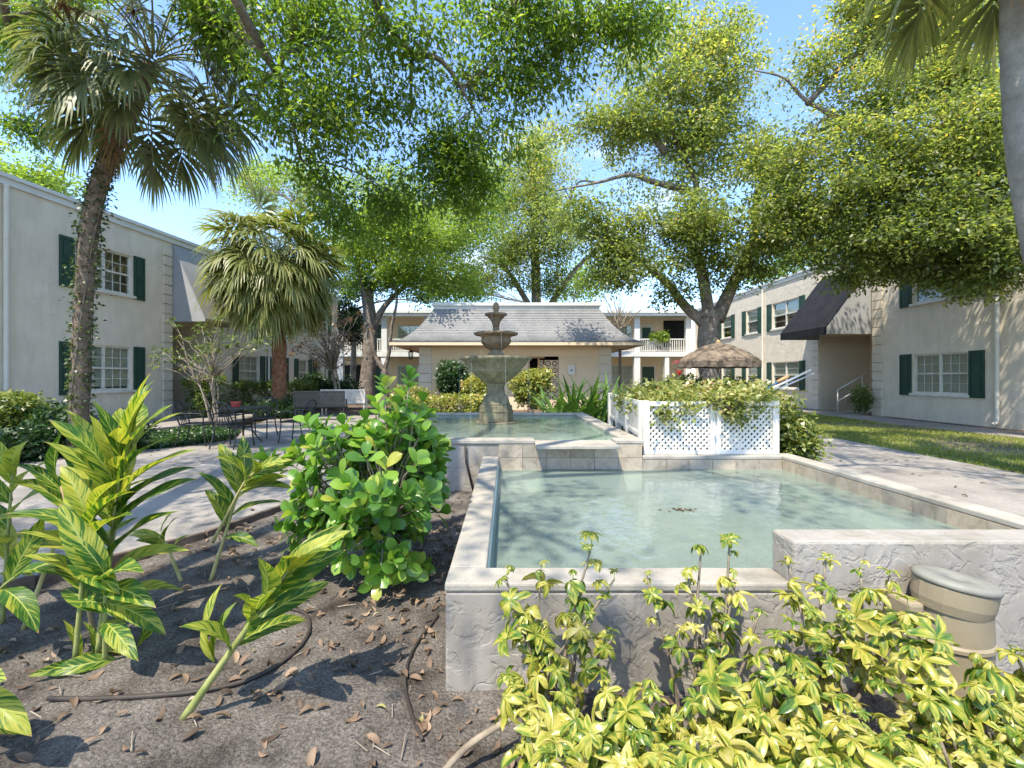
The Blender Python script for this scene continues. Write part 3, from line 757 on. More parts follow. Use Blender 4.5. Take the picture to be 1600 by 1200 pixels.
# ------------------------------------------------------------------ buildings: facade kit
class Facade:
    """s runs along the wall, d out of it, z up; sign = direction of 'out' on local x"""
    def __init__(s, root, sign): s.root = root; s.g = sign
    def P(s, a, d, z): return (s.g*d, a, z)
    def box(s, mb, s0, s1, d0, d1, z0, z1):
        x = sorted((s.g*d0, s.g*d1))
        return mb.box((x[0], s0, z0), (x[1], s1, z1))
    def part(s, name, mat, boxes, parent=None, bevel=0):
        mb = MB()
        for b in boxes: s.box(mb, *b)
        return mb.build(name, mat, parent or s.root, local=True, bevel=bevel)
    def wall(s, s0, s1, z0, z1, ops, mat, depth=0.2, name='wall', d=0.0):
        ss = sorted({s0, s1, *[o[0] for o in ops], *[o[1] for o in ops]})
        zs = sorted({z0, z1, *[o[2] for o in ops], *[o[3] for o in ops]})
        mb = MB()
        for i in range(len(ss)-1):
            for j in range(len(zs)-1):
                a, b, c, e = ss[i], ss[i+1], zs[j], zs[j+1]
                if any(o[0] <= a and o[1] >= b and o[2] <= c and o[3] >= e for o in ops): continue
                mb.add([s.P(a, d, c), s.P(b, d, c), s.P(b, d, e), s.P(a, d, e)], [(0, 1, 2, 3)])
        for (a, b, c, e) in ops:
            q = [(a, c), (b, c), (b, e), (a, e)]
            for k in range(4):
                p0, p1 = q[k], q[(k+1) % 4]
                mb.add([s.P(p0[0], d, p0[1]), s.P(p1[0], d, p1[1]), s.P(p1[0], d-depth, p1[1]), s.P(p0[0], d-depth, p0[1])], [(0, 1, 2, 3)])
        # ends, top and the back of the room
        mb.add([s.P(s0, d, z0), s.P(s0, d-0.7, z0), s.P(s0, d-0.7, z1), s.P(s0, d, z1)], [(0, 1, 2, 3)])
        mb.add([s.P(s1, d, z0), s.P(s1, d-0.7, z0), s.P(s1, d-0.7, z1), s.P(s1, d, z1)], [(0, 1, 2, 3)])
        mb.add([s.P(s0, d, z1), s.P(s1, d, z1), s.P(s1, d-0.7, z1), s.P(s0, d-0.7, z1)], [(0, 1, 2, 3)])
        mb.add([s.P(s0, d-0.7, z0), s.P(s1, d-0.7, z0), s.P(s1, d-0.7, z1), s.P(s0, d-0.7, z1)], [(0, 1, 2, 3)])
        return mb.build(name, mat, s.root, local=True)
    def window(s, a, b, c, e, sections=2, blind=0.5, cols=2, d=0.0, sill=True, mw=0.009):
        fw = 0.055
        fb = [(a-0.01, b+0.01, d-0.12, d-0.05, e-fw, e+0.01), (a-0.01, b+0.01, d-0.12, d-0.05, c-0.01, c+fw),
              (a-0.01, a+fw, d-0.119, d-0.051, c+fw, e-fw), (b-fw, b+0.01, d-0.119, d-0.051, c+fw, e-fw)]
        w = (b-a)/sections; mid = (c+e)/2
        for k in range(1, sections):
            fb.append((a+k*w-0.04, a+k*w+0.04, d-0.118, d-0.052, c+fw, e-fw))
        win = s.part('window', MT['white'], fb)
        mun = []
        for k in range(sections):
            x0 = a+k*w+(fw if k == 0 else 0.04); x1 = a+(k+1)*w-(fw if k == sections-1 else 0.04)
            s.part('sash_rail', MT['white'], [(x0, x1, d-0.110, d-0.045, mid-0.025, mid+0.025)], win)
            for (z0, z1) in ((c+fw, mid-0.025), (mid+0.025, e-fw)):
                s.part('pane', MT['glass'], [(x0, x1, d-0.092, d-0.088, z0, z1)], win)
                for q in range(1, cols+1):
                    xq = x0+(x1-x0)*q/(cols+1)
                    mun.append((xq-mw, xq+mw, d-0.087, d-0.076, z0, z1))
                zq = (z0+z1)/2
                mun.append((x0, x1, d-0.0865, d-0.0755, zq-mw, zq+mw))
        s.part('muntins', MT['white'], mun, win)
        if blind > 0:
            bl = []; z = e-0.03; n = 0
            zb = e-(e-c)*blind
            while z > zb and n < 40:
                bl.append((a+0.05, b-0.05, d-0.150, d-0.128, z-0.030, z)); z -= 0.034; n += 1
            s.part('blind', MT['blind'], bl, win)
        if sill: s.part('sill', MT['white'], [(a-0.10, b+0.10, d-0.045, d+0.07, c-0.085, c-0.002)], win, 0.008)
        return win
    def shutter(s, a, b, c, e, d=0.0):
        sh = s.part('shutter', MT['green'], [(a, b, d+0.006, d+0.030, c, e)])
        st = 0.055; m = (c+e)/2
        s.part('shutter_frame', MT['green'], [(a, a+st, d+0.030, d+0.048, c, e), (b-st, b, d+0.030, d+0.048, c, e),
               (a+st, b-st, d+0.030, d+0.047, c, c+0.08), (a+st, b-st, d+0.030, d+0.047, e-0.08, e), (a+st, b-st, d+0.030, d+0.047, m-0.04, m+0.04),
               (a+st+0.035, b-st-0.035, d+0.030, d+0.040, c+0.115, m-0.075), (a+st+0.035, b-st-0.035, d+0.030, d+0.040, m+0.075, e-0.115)], sh)
    def quoins(s, a, b, z0, z1, d=0.0, h=0.33, side=None):
        z = z0
        while z < z1-0.05:
            t = min(z+h-0.03, z1)
            s.part('quoin', MT['quoin'], [(a, b, d+0.002, d+0.05, z, t)], bevel=0.006)
            z += h
    def downspout(s, a, z0, z1, mat):
        mb = MB(); p = lambda d, z, da=0: (s.g*d, a+da, z)
        mb.tube([p(0.07, z1), p(0.07, z0+0.25), p(0.09, z0+0.12), p(0.2, z0+0.06)], 0.05, 10)
        for z in np.arange(z0+1.0, z1, 1.25): mb.lathe([(0.058, 0), (0.058, 0.04)], p(0.07, z), 10)
        mb.build('downspout', mat, s.root, smooth=False, local=True)

def awning(fc, s0, s1, zb, zt, out, slope_mat, side_mat, val=0.28):
    """sloped hood over a doorway: sloping sheet, two triangular sides, a valance"""
    aw_parts = []
    mb = MB(); t = 0.03
    mb.add([fc.P(s0, 0.03, zt), fc.P(s1, 0.03, zt), fc.P(s1, out, zb+val), fc.P(s0, out, zb+val),
            fc.P(s0, 0.03, zt-0.06), fc.P(s1, 0.03, zt-0.06), fc.P(s1, out-t, zb+val-0.02), fc.P(s0, out-t, zb+val-0.02)],
           [(0, 1, 2, 3), (4, 7, 6, 5), (0, 4, 5, 1), (3, 2, 6, 7), (0, 3, 7, 4), (1, 5, 6, 2)])
    mb.build('awning_slope', slope_mat, fc.root, local=True)
    for a in (s0, s1-0.02):
        m2 = MB(); q = [(0.03, zt-0.07), (out-0.035, zb+val-0.03), (out-0.035, zb), (0.03, zb)]
        vs = [fc.P(a+0.003, d, z) for d, z in q] + [fc.P(a+0.017, d, z) for d, z in q]
        m2.add(vs, [(0, 1, 2, 3), (7, 6, 5, 4), (0, 4, 5, 1), (1, 5, 6, 2), (2, 6, 7, 3), (3, 7, 4, 0)])
        m2.build('awning_side', side_mat, fc.root, local=True)
    fc.part('valance', slope_mat, [(s0, s1, out-0.03, out+0.003, zb-0.01, zb+val-0.001)])

# ------------------------------------------------------------------ right building
HB = 6.35
rb = thing('apartment_building', 'beige two-storey stucco apartment block with dark awning, right of the lawn', 'building', (13.8, 0, 0.06))
fr = Facade(rb, -1)
fr.box_ = fr.box
ops = []
def zz(v): return v - 0.06
W_near = (13.63, 15.45); W_mid = (21.5, 23.65); W_sm = (25.05, 26.2); W_far = (28.0, 29.2)
LO, UPW = (zz(0.98), zz(2.28)), (zz(4.0), zz(5.32))
near_ops = [(*W_near, *LO), (*W_near, *UPW)]
far_ops = [(*w, *z) for w in (W_mid, W_sm, W_far) for z in (LO, UPW)]
fr.wall(7.0, 17.15, 0, HB, near_ops, MT['stucco'], name='wall')
fr.wall(20.1, 33.4, 0, HB, far_ops, MT['stucco'], name='wall')
fr.wall(17.152, 20.098, zz(3.32), HB, [], MT['stucco'], name='wall')
for w in (W_near, W_mid, W_sm, W_far):
    for z in (LO, UPW):
        k = 1 if w[1]-w[0] < 1.4 else 2
        fr.window(w[0], w[1], z[0], z[1], k, 0.97 if (w is W_near and z is LO) else random.choice((0.45, 0.5, 0.6)), 2 if w is W_near else 0, mw=0.0055)
        sw = 0.44 if w is W_near else 0.40
        fr.shutter(w[0]-0.06-sw, w[0]-0.06, z[0]-0.08, z[1]+0.02); fr.shutter(w[1]+0.06, w[1]+0.06+sw, z[0]-0.08, z[1]+0.02)
fr.quoins(17.15-0.45, 17.15, 0.02, HB-0.3); fr.quoins(20.1, 20.55, 0.02, HB-0.3)
# entry recess
for a in (20.102, 17.13): fr.part('entry_jamb', MT['quoin'], [(a, a+0.018, -2.2, -0.001, 0, zz(3.3))])
z = 0.02
while z < 3.2:
    fr.part('quoin', MT['quoin'], [(20.075, 20.10, -0.75, -0.02, z, min(z+0.308, zz(3.3)))]); z += 0.33
fr.part('entry_back_wall', MT['cream'], [(17.1, 20.2, -2.4, -2.2, 0, zz(3.35))])
fr.part('entry_ceiling', MT['cream'], [(17.149, 20.101, -2.2, -0.004, zz(3.30), zz(3.318))])
awning(fr, 17.2, 20.05, zz(3.15), zz(5.75), 1.75, MT['char'], MT['greycanvas'])
fr.part('parapet_cap', MT['trim'], [(6.9, 33.5, -0.5, 0.09, HB, HB+0.09), (6.9, 33.5, 0.002, 0.05, HB-0.16, HB-0.002)])
fr.part('roof', MT['trim'], [(7.0, 33.4, -10, -0.5, HB-0.05, HB+0.05)])
fr.part('end_wall', MT['stucco'], [(7.0, 7.2, -10, -0.71, 0, HB-0.06)])
fr.downspout(12.75, 0.06, HB-0.2, MT['pipe']); fr.downspout(24.45, 0.06, HB-0.2, MT['pipe'])
hr = thing('stair_handrail', 'pale metal handrail at the foot of the stairs under the dark awning', 'handrail', (13.55, 17.9, 0.1))
for (p, q) in (((13.3, 18.3, 0.1), (13.3, 18.3, 1.0)), ((13.3, 18.3, 1.0), (15.2, 18.3, 2.1)), ((13.3, 18.3, 0.55), (15.2, 18.3, 1.65)), ((14.3, 18.3, 0.1), (14.3, 18.3, 1.55))):
    MB().tube([p, q], 0.022, 8).build('rail' if p[2] != 0.1 else 'post', MT['trim'], hr, smooth=True)

# ------------------------------------------------------------------ left building (turned a few degrees)
lb = thing('apartment_building', 'beige two-storey apartment block in shade behind the leaning palm, left', 'building', (-12.2, 10.95, 0.06), rz=-math.atan(0.105))
fl = Facade(lb, 1)
def sl(u): return (9492/(866.7-u) - 10.95)*1.0055
HL = 6.29
w1 = (sl(118), sl(206)); w2 = (sl(373), sl(405)); w3 = (sl(424), sl(443)); w4 = (sl(466), sl(481)); w5 = (sl(494), sl(512))
s_a, s_b = sl(268), sl(322)
LO2, UP2 = (zz(1.12), zz(2.45)), (zz(4.08), zz(5.33))
fl.wall(-4.5, s_a, 0, HL, [(*w1, *LO2), (*w1, *UP2)], MT['stucco'], name='wall')
fl.wall(s_b, sl(527), 0, HL, [(*w, *z) for w in (w2, w3, w4, w5) for z in (LO2, UP2)], MT['stucco'], name='wall')
fl.wall(s_a+0.002, s_b-0.002, zz(3.5), HL, [], MT['stucco'], name='wall')
for w in (w1, w2, w3, w4, w5):
    for z in (LO2, UP2):
        fl.window(w[0], w[1], z[0], z[1], 2 if w[1]-w[0] > 1.4 else 1, 0.9 if z is LO2 else 0.0, 2)
        sw = 0.38 if w is w1 else 0.33
        fl.shutter(w[0]-0.05-sw, w[0]-0.05, z[0]-0.1, z[1]+0.03); fl.shutter(w[1]+0.05, w[1]+0.05+sw, z[0]-0.1, z[1]+0.03)
fl.quoins(sl(254), s_a, 0.02, HL-0.28); fl.quoins(s_b, sl(335), 0.02, HL-0.28)
for a in (s_b+0.002, s_a-0.02): fl.part('entry_jamb', MT['quoin'], [(a, a+0.018, -2.2, -0.001, 0, zz(3.48))])
fl.part('entry_back_wall', MT['stucco'], [(s_a-0.05, s_b+0.05, -2.4, -2.2, 0, zz(3.52))])
fl.part('entry_ceiling', MT['cream'], [(s_a+0.001, s_b-0.001, -2.2, -0.004, zz(3.48), zz(3.498))])
awning(fl, s_a+0.02, s_b+0.35, zz(3.45), HL-0.2, 1.25, MT['greycanvas'], MT['greycanvas'], 0.1)
fl.part('parapet_cap', MT['trim'], [(-4.5, sl(528), -0.5, 0.10, HL, HL+0.10), (-4.5, sl(528), 0.002, 0.05, HL-0.17, HL-0.002)])
fl.part('roof', MT['trim'], [(-4.4, sl(527), -9, -0.5, HL-0.05, HL+0.05)])
fl.downspout(sl(6), 0.06, HL-0.2, MT['pipe']); fl.downspout(sl(418), 0.06, HL-0.2, MT['pipe'])

# ------------------------------------------------------------------ back building with balconies
bb = thing('balcony_building', 'cream two-storey building with white balcony railings behind the low clubhouse', 'building', (0, 33.5, 0.05))
def part(name, mat, parent, *boxes, bevel=0):
    mb = MB()
    for a, b in boxes: mb.box(a, b)
    return mb.build(name, mat, parent, bevel=bevel)
BW = 35.6
part('wall', MT['cream'], bb, ((-13.5, BW, 0.05), (14.2, BW+0.3, 6.2)))
part('balcony_floor', MT['trim'], bb, ((-13.5, 33.45, 3.05), (13.9, BW-0.002, 3.4)))
part('roof', MT['trim'], bb, ((-14, 33.0, 6.2), (14.4, 44, 6.42)), ((-13.9, 33.08, 6.02), (14.3, 33.2, 6.2)))
for x in (-12.3, -9.05, -5.9, 5.9, 9.6, 13.4):
    part('post', MT['trim'], bb, ((x-0.22, 33.5, 0.05), (x+0.22, 33.9, 3.048)))
    part('post', MT['trim'], bb, ((x-0.2, 33.52, 3.402), (x+0.2, 33.88, 6.198)))
part('post', MT['trim'], bb, ((11.65, 33.5, 0.05), (11.95, 33.9, 3.048)))
bal = MB().box((-0.03, -0.03, 0), (0.03, 0.03, 0.82)).mesh('baluster')
for (a, b) in ((-12.05, -9.3), (-8.8, -6.15), (6.15, 9.35), (9.85, 13.15)):
    part('railing', MT['white'], bb, ((a, 33.62, 4.3), (b, 33.74, 4.38)), ((a, 33.64, 3.45), (b, 33.72, 3.5)))
    n = int((b-a)/0.165)
    for i in range(n):
        o = link('baluster', bal, bb, MT['white']); o.location = Vector((a+(i+0.5)*(b-a)/n, 33.68, 3.5)) - bb.location
def bdoor(x0, x1, z0, z1, glass=False):
    d = part('door', MT['white'] if glass else MT['green'], bb, ((x0, BW-0.07, z0), (x1, BW-0.001, z1)))
    part('door_frame', MT['white'], d, ((x0-0.1, BW-0.1, z0), (x0, BW-0.002, z1+0.1)), ((x1, BW-0.1, z0), (x1+0.1, BW-0.002, z1+0.1)), ((x0, BW-0.1, z1), (x1, BW-0.002, z1+0.099)))
    if glass: part('pane', MT['green'], d, ((x0+0.12, BW-0.085, z0+0.9), (x1-0.12, BW-0.071, z1-0.15)))
bdoor(10.55, 11.5, 0.1, 2.35); bdoor(10.45, 11.35, 3.42, 5.55, True); bdoor(-10.55, -9.65, 0.1, 2.45); bdoor(-10.55, -9.65, 3.42, 5.65)
part('recess_shade_panel', MT['dark'], bb, ((12.25, BW-0.06, 3.9), (14.1, BW-0.001, 5.95)), )  # flat dark panels on the wall, shade of a recess put into their colour
part('recess_shade_panel', MT['dark'], bb, ((-13.4, BW-0.06, 0.1), (-11.2, BW-0.001, 2.5)))
def bwin(x0, x1, z0, z1):
    w = part('window', MT['white'], bb, ((x0-0.06, BW-0.07, z0-0.06), (x1+0.06, BW-0.001, z1+0.06)))
    part('blind', MT['blind'], w, ((x0, BW-0.076, z0), (x1, BW-0.071, z1)))
    for i in range(2):
        a = x0+(x1-x0)*i/2; b = x0+(x1-x0)*(i+1)/2
        part('pane', MT['glass'], w, ((a+0.03, BW-0.092, z0), (b-0.03, BW-0.088, z1)))
    ms = [((x0+(x1-x0)*k/6-0.012, BW-0.10, z0), (x0+(x1-x0)*k/6+0.012, BW-0.093, z1)) for k in range(1, 6)]
    ms += [((x0, BW-0.1005, z0+(z1-z0)*k/4-0.012), (x1, BW-0.0935, z0+(z1-z0)*k/4+0.012)) for k in range(1, 4)]
    part('muntins', MT['white'], w, *ms)
bwin(-8.55, -6.6, 4.2, 5.5); bwin(-8.55, -6.9, 1.0, 2.4); bwin(6.4, 8.6, 4.2, 5.5); bwin(8.2, 9.9, 1.0, 2.4); bwin(8.7, 9.7, 4.3, 5.5)

# ------------------------------------------------------------------ clubhouse with the shingled mansard
ch = thing('clubhouse', 'low tan clubhouse with a flared grey shingle mansard roof behind the fountain', 'building', (0.35, 20, 0.08))
CX0, CX1, CY0, CY1 = -3.85, 4.58, 20.0, 28.0
part('wall', MT['cream'], ch, ((CX0, CY0, 0.05), (0.93, CY0+0.25, 2.9)), ((1.66, CY0, 2.43), (CX1-0.0, CY0+0.25, 2.9)), ((2.28, CY0, 0.05), (CX1, CY0+0.25, 2.428)), ((0.932, CY0, 2.43), (1.658, CY0+0.25, 2.9)),
     ((CX0, CY0+0.252, 0.05), (CX0+0.25, CY1, 2.9)), ((CX1-0.25, CY0+0.252, 0.05), (CX1, CY1, 2.9)), ((CX0+0.252, CY1-0.25, 0.05), (CX1-0.252, CY1, 2.9)))
part('lobby_back_wall', MT['dark'], ch, ((0.6, CY0+1.4, 0.05), (2.6, CY0+1.5, 2.9)))  # wall coloured near-black for the shade inside the doorway
part('door_frame', MT['wood'], ch, ((0.935, CY0+0.05, 0.1), (1.0, CY0+0.15, 2.425)), ((1.36, CY0+0.05, 0.1), (1.43, CY0+0.15, 2.425)), ((1.002, CY0+0.051, 2.36), (1.655, CY0+0.149, 2.426)))
def breeze_mesh(w):
    mb = MB(); h = w/2; t = 0.10*w; d = 0.09
    mb.box((-h, 0, -h), (h, d, -h+t)); mb.box((-h, 0, h-t), (h, d, h)); mb.box((-h, 0.001, -h+t), (-h+t, d-0.001, h-t)); mb.box((h-t, 0.001, -h+t), (h, d-0.001, h-t))
    k = h-t
    for sx in (1, -1): mb.bar((-k, 0.045, -k*sx), (k, 0.045, k*sx), t*1.1, 0.075 if sx > 0 else 0.072, (0, 1, 0))
    ring = [(k*0.52*math.cos(a), 0.045, k*0.52*math.sin(a)) for a in np.linspace(0, 2*math.pi, 13)]
    mb.tube(ring, t*0.55, 5, cap=False)
    return mb.mesh('breeze_block')
bm1 = breeze_mesh(0.298)
for i, x in enumerate((1.815, 2.115)):
    for r in range(7):
        o = link('breeze_block', bm1, ch, MT['cream']); o.location = Vector((x, CY0+0.06, 0.32+0.3*r)) - ch.location
for r in range(7):
    o = link('breeze_block', bm1, ch, MT['white']); o.location = Vector((1.52, CY0+0.10, 0.32+0.3*r)) - ch.location; o.scale = (0.55, 1, 1)
for (xa, xb) in ((CX0-0.002, CX0+0.55), (CX1-0.55, CX1+0.002)):
    z = 0.1
    while z < 2.75:
        part('quoin', MT['quoin'], ch, ((xa, CY0-0.06, z), (xb, CY0-0.002, min(z+0.365, 2.85))), bevel=0.006); z += 0.4
# flared roof in real courses
def ring_at(t, lift=0.0, outw=0.0):
    ins = 1.62*t - outw; z = 2.98 + 1.66*(0.22*t + 0.78*t**2.1) + lift
    return [(CX0-1.05+ins, CY0-1.05+ins, z), (CX1+1.2-ins, CY0-1.05+ins, z), (CX1+1.2-ins, CY1+1-ins, z), (CX0-1.05+ins, CY1+1-ins, z)]
rm = MB(); nc = 22
for i in range(nc):
    a = ring_at(i/nc, 0.014, 0.010); b = ring_at((i+1)/nc, 0.0, -0.002); c = ring_at(i/nc, -0.004, 0.0)
    for k in range(4):
        k2 = (k+1) % 4
        # split along the run so that each shingle tab is a face of its own length
        rm.add([a[k], a[k2], b[k2], b[k]], [(0, 1, 2, 3)]); rm.add([c[k], c[k2], a[k2], a[k]], [(0, 1, 2, 3)])
rm.build('shingle_roof', MT['shingle'], ch)
e = ring_at(0)
part('soffit', MT['cream'], ch, ((e[0][0]+0.02, e[0][1]+0.02, 2.905), (e[2][0]-0.02, e[2][1]-0.02, 2.94)))
part('fascia', MT['cream'], ch, ((e[0][0], e[0][1], 2.85), (e[1][0], e[0][1]+0.04, 2.985)), ((e[0][0], e[0][1]+0.042, 2.85), (e[0][0]+0.04, e[2][1], 2.985)), ((e[1][0]-0.04, e[0][1]+0.042, 2.85), (e[1][0], e[2][1], 2.985)))
t1 = ring_at(1)
part('parapet', MT['trim'], ch, ((t1[0][0]-0.03, t1[0][1]-0.03, 4.60), (t1[2][0]+0.03, t1[2][1]+0.03, 4.74)), ((t1[0][0]-0.10, t1[0][1]-0.10, 4.742), (t1[2][0]+0.10, t1[2][1]+0.10, 4.88)))
nb = thing('notice_box', 'small white notice box with a dark mark on the tan clubhouse wall', 'notice box', (2.83, CY0-0.09, 1.62))
part('case', MT['white'], nb, ((2.68, CY0-0.09, 1.62), (2.98, CY0-0.002, 2.06)))
part('panel', MT['trim'], nb, ((2.71, CY0-0.10, 1.65), (2.95, CY0-0.091, 2.03)))
part('mark', MT['iron'], nb, ((2.80, CY0-0.108, 1.78), (2.86, CY0-0.1005, 1.86)))
ln = thing('hanging_lantern', 'black lantern hanging under the left eave of the clubhouse', 'lantern', (-4.35, 20.6, 2.3))
MB().tube([(-4.35, 20.6, 2.9), (-4.35, 20.6, 2.72)], 0.012, 6).build('chain', MT['iron'], ln)
MB().lathe([(0.02, 2.74), (0.13, 2.66), (0.13, 2.64)], (-4.35, 20.6, 0), 6).build('cap', MT['iron'], ln)
for k in range(6):
    a = k*math.pi/3; MB().tube([(-4.35+0.11*math.cos(a), 20.6+0.11*math.sin(a), 2.64), (-4.35+0.08*math.cos(a), 20.6+0.08*math.sin(a), 2.36)], 0.012, 5).build('bar', MT['iron'], ln)
MB().lathe([(0.09, 2.36), (0.05, 2.32)], (-4.35, 20.6, 0), 6).build('base', MT['iron'], ln)
MB().lathe([(0.095, 2.64), (0.068, 2.36)], (-4.35, 20.6, 0), 6).build('glass', MT['glass'], ln)

# ------------------------------------------------------------------ white lattice fence on the pool rim
slat_of = {}
def slat_mesh(mat):
    if mat.name not in slat_of:
        slat_of[mat.name] = MB().box((-0.5, -0.5, -0.5), (0.5, 0.5, 0.5)).mesh('slat')
    return slat_of[mat.name]
def lattice(parent, p0, p1, z0, z1, pitch, width, thick, mat, name='slat'):
    """two crossed layers of diagonal slats filling the upright rectangle p0-p1, z0-z1"""
    p0, p1 = Vector((*p0, 0)), Vector((*p1, 0)); d = p1-p0; L = d.length; d.normalize(); nrm = Vector((-d.y, d.x, 0)); H = z1-z0
    po = origin_of(parent)
    for layer, sg in ((0, 1), (1, -1)):
        c = -H if sg > 0 else 0
        c += pitch*0.5
        while c < (L if sg > 0 else L+H):
            # line x = c + sg*z
            if sg > 0: za, zb = max(0, -c), min(H, L-c)
            else: za, zb = max(0, c-L), min(H, c)
            if zb - za > 0.03:
                a = p0 + d*(c+sg*za) + Vector((0, 0, z0+za)); b = p0 + d*(c+sg*zb) + Vector((0, 0, z0+zb))
                ax = (b-a); ln_ = ax.length; ax.normalize()
                M = Matrix((nrm, ax, nrm.cross(ax))).transposed().to_4x4() @ Matrix.Diagonal((thick, ln_, width, 1))
                M.translation = (a+b)/2 + nrm*(thick*1.02*(layer-0.5)) - po
                link(name, slat_mesh(mat), parent, mat, M)
            c += pitch
fe = thing('lattice_fence', 'white lattice fence screening the pump corner between both pools', 'fence', (2.6, 5.83, RIM))
FYY = 5.83
for x in (1.785, 2.632, 2.704, 3.437):
    w = 0.035 if 2 < x < 3 else 0.042
    part('post', MT['white'], fe, ((x-w, FYY-0.03, RIM+0.002), (x+w-0.004, FYY+0.03, 1.205)), bevel=0.004)
for a, b in ((1.826, 2.598), (2.738, 3.396)):
    part('rail', MT['white'], fe, ((a, FYY-0.022, RIM+0.004), (b, FYY+0.022, RIM+0.06)), ((a, FYY-0.022, 1.135), (b, FYY+0.022, 1.195)))
    lattice(fe, (a, FYY), (b, FYY), RIM+0.05, 1.145, 0.076, 0.029, 0.007, MT['white'])
q0, q1 = Vector((1.76, 5.93)), Vector((2.04, 9.0))
dd = (q1-q0).normalized()
for t in (0.0, 1.0, 2.02, 3.03):
    c = q0+dd*t; part('post', MT['white'], fe, ((c.x-0.045, c.y-0.045, 0.1), (c.x+0.045, c.y+0.045, 1.2)), bevel=0.004)
for i in range(3):
    a = q0+dd*(i*1.01+0.05); b = q0+dd*(i*1.01+0.96)
    for z in (RIM2+0.03, 1.165): MB().bar((a.x, a.y, z), (b.x, b.y, z), 0.04, 0.055).build('rail', MT['white'], fe)
    lattice(fe, a, b, RIM2+0.03, 1.16, 0.076, 0.030, 0.007, MT['white'])

# ------------------------------------------------------------------ pool tools behind the fence
pn = thing('pool_pole', 'long aluminium pool pole leaning out of the vines', 'pole', (3.2, 6.6, 0.9))
MB().tube([at(1175, 622, 6.6), at(1267, 578, 6.6)], 0.017, 8).build('shaft', MT['alu'], pn, smooth=True)
MB().tube([at(1190, 619, 6.63), at(1272, 583, 6.63)], 0.013, 8).build('shaft', MT['alu'], pn, smooth=True)
br = thing('pool_brush', 'blue handled pool brush with wooden grip leaning beside the aluminium pole', 'brush', (3.0, 6.5, 0.9))
MB().tube([at(1170, 628, 6.5), at(1216, 596, 6.5)], 0.016, 8).build('handle', MT['blue'], br, smooth=True)
MB().tube([at(1214, 597, 6.5), at(1231, 588, 6.5)], 0.024, 8).build('grip', MT['wood'], br, smooth=True)

# ------------------------------------------------------------------ patio table and chairs
TX, TY = -5.62, 9.7
tb = thing('patio_table', 'round black wrought-iron patio table with red pot on it', 'table', (TX, TY, ZP))
MB().lathe([(0.48, 0.845), (0.50, 0.85), (0.50, 0.87), (0.48, 0.878)], (TX, TY, 0), 36).build('table_top', MT['iron'], tb)
for k in range(4):
    a = k*math.pi/2+0.5; c, s = math.cos(a), math.sin(a)
    MB().tube(smooth_path([(TX+0.30*c, TY+0.30*s, 0.845), (TX+0.20*c, TY+0.20*s, 0.6), (TX+0.15*c, TY+0.15*s, 0.45), (TX+0.24*c, TY+0.24*s, 0.25), (TX+0.36*c, TY+0.36*s, ZP+0.012)]), 0.013, 6).build('leg', MT['iron'], tb, smooth=True)
MB().tube([(TX+0.16*math.cos(a), TY+0.16*math.sin(a), 0.45) for a in np.linspace(0, 2*math.pi, 17)], 0.009, 5, cap=False).build('brace_ring', MT['iron'], tb, smooth=True)
pt = thing('flower_pot', 'small red pot on the black patio table', 'pot', (TX-0.13, TY-0.05, 0.878))
MB().lathe([(0.075, 0.879), (0.095, 0.96), (0.105, 0.965), (0.105, 0.99), (0.09, 0.99), (0.085, 0.965)], (TX-0.13, TY-0.05, 0), 16).build('pot', MT['red'], pt)
MB().lathe([(0.084, 0.93), (0.084, 0.97)], (TX-0.13, TY-0.05, 0), 14).build('soil', MT['soil'], pt)

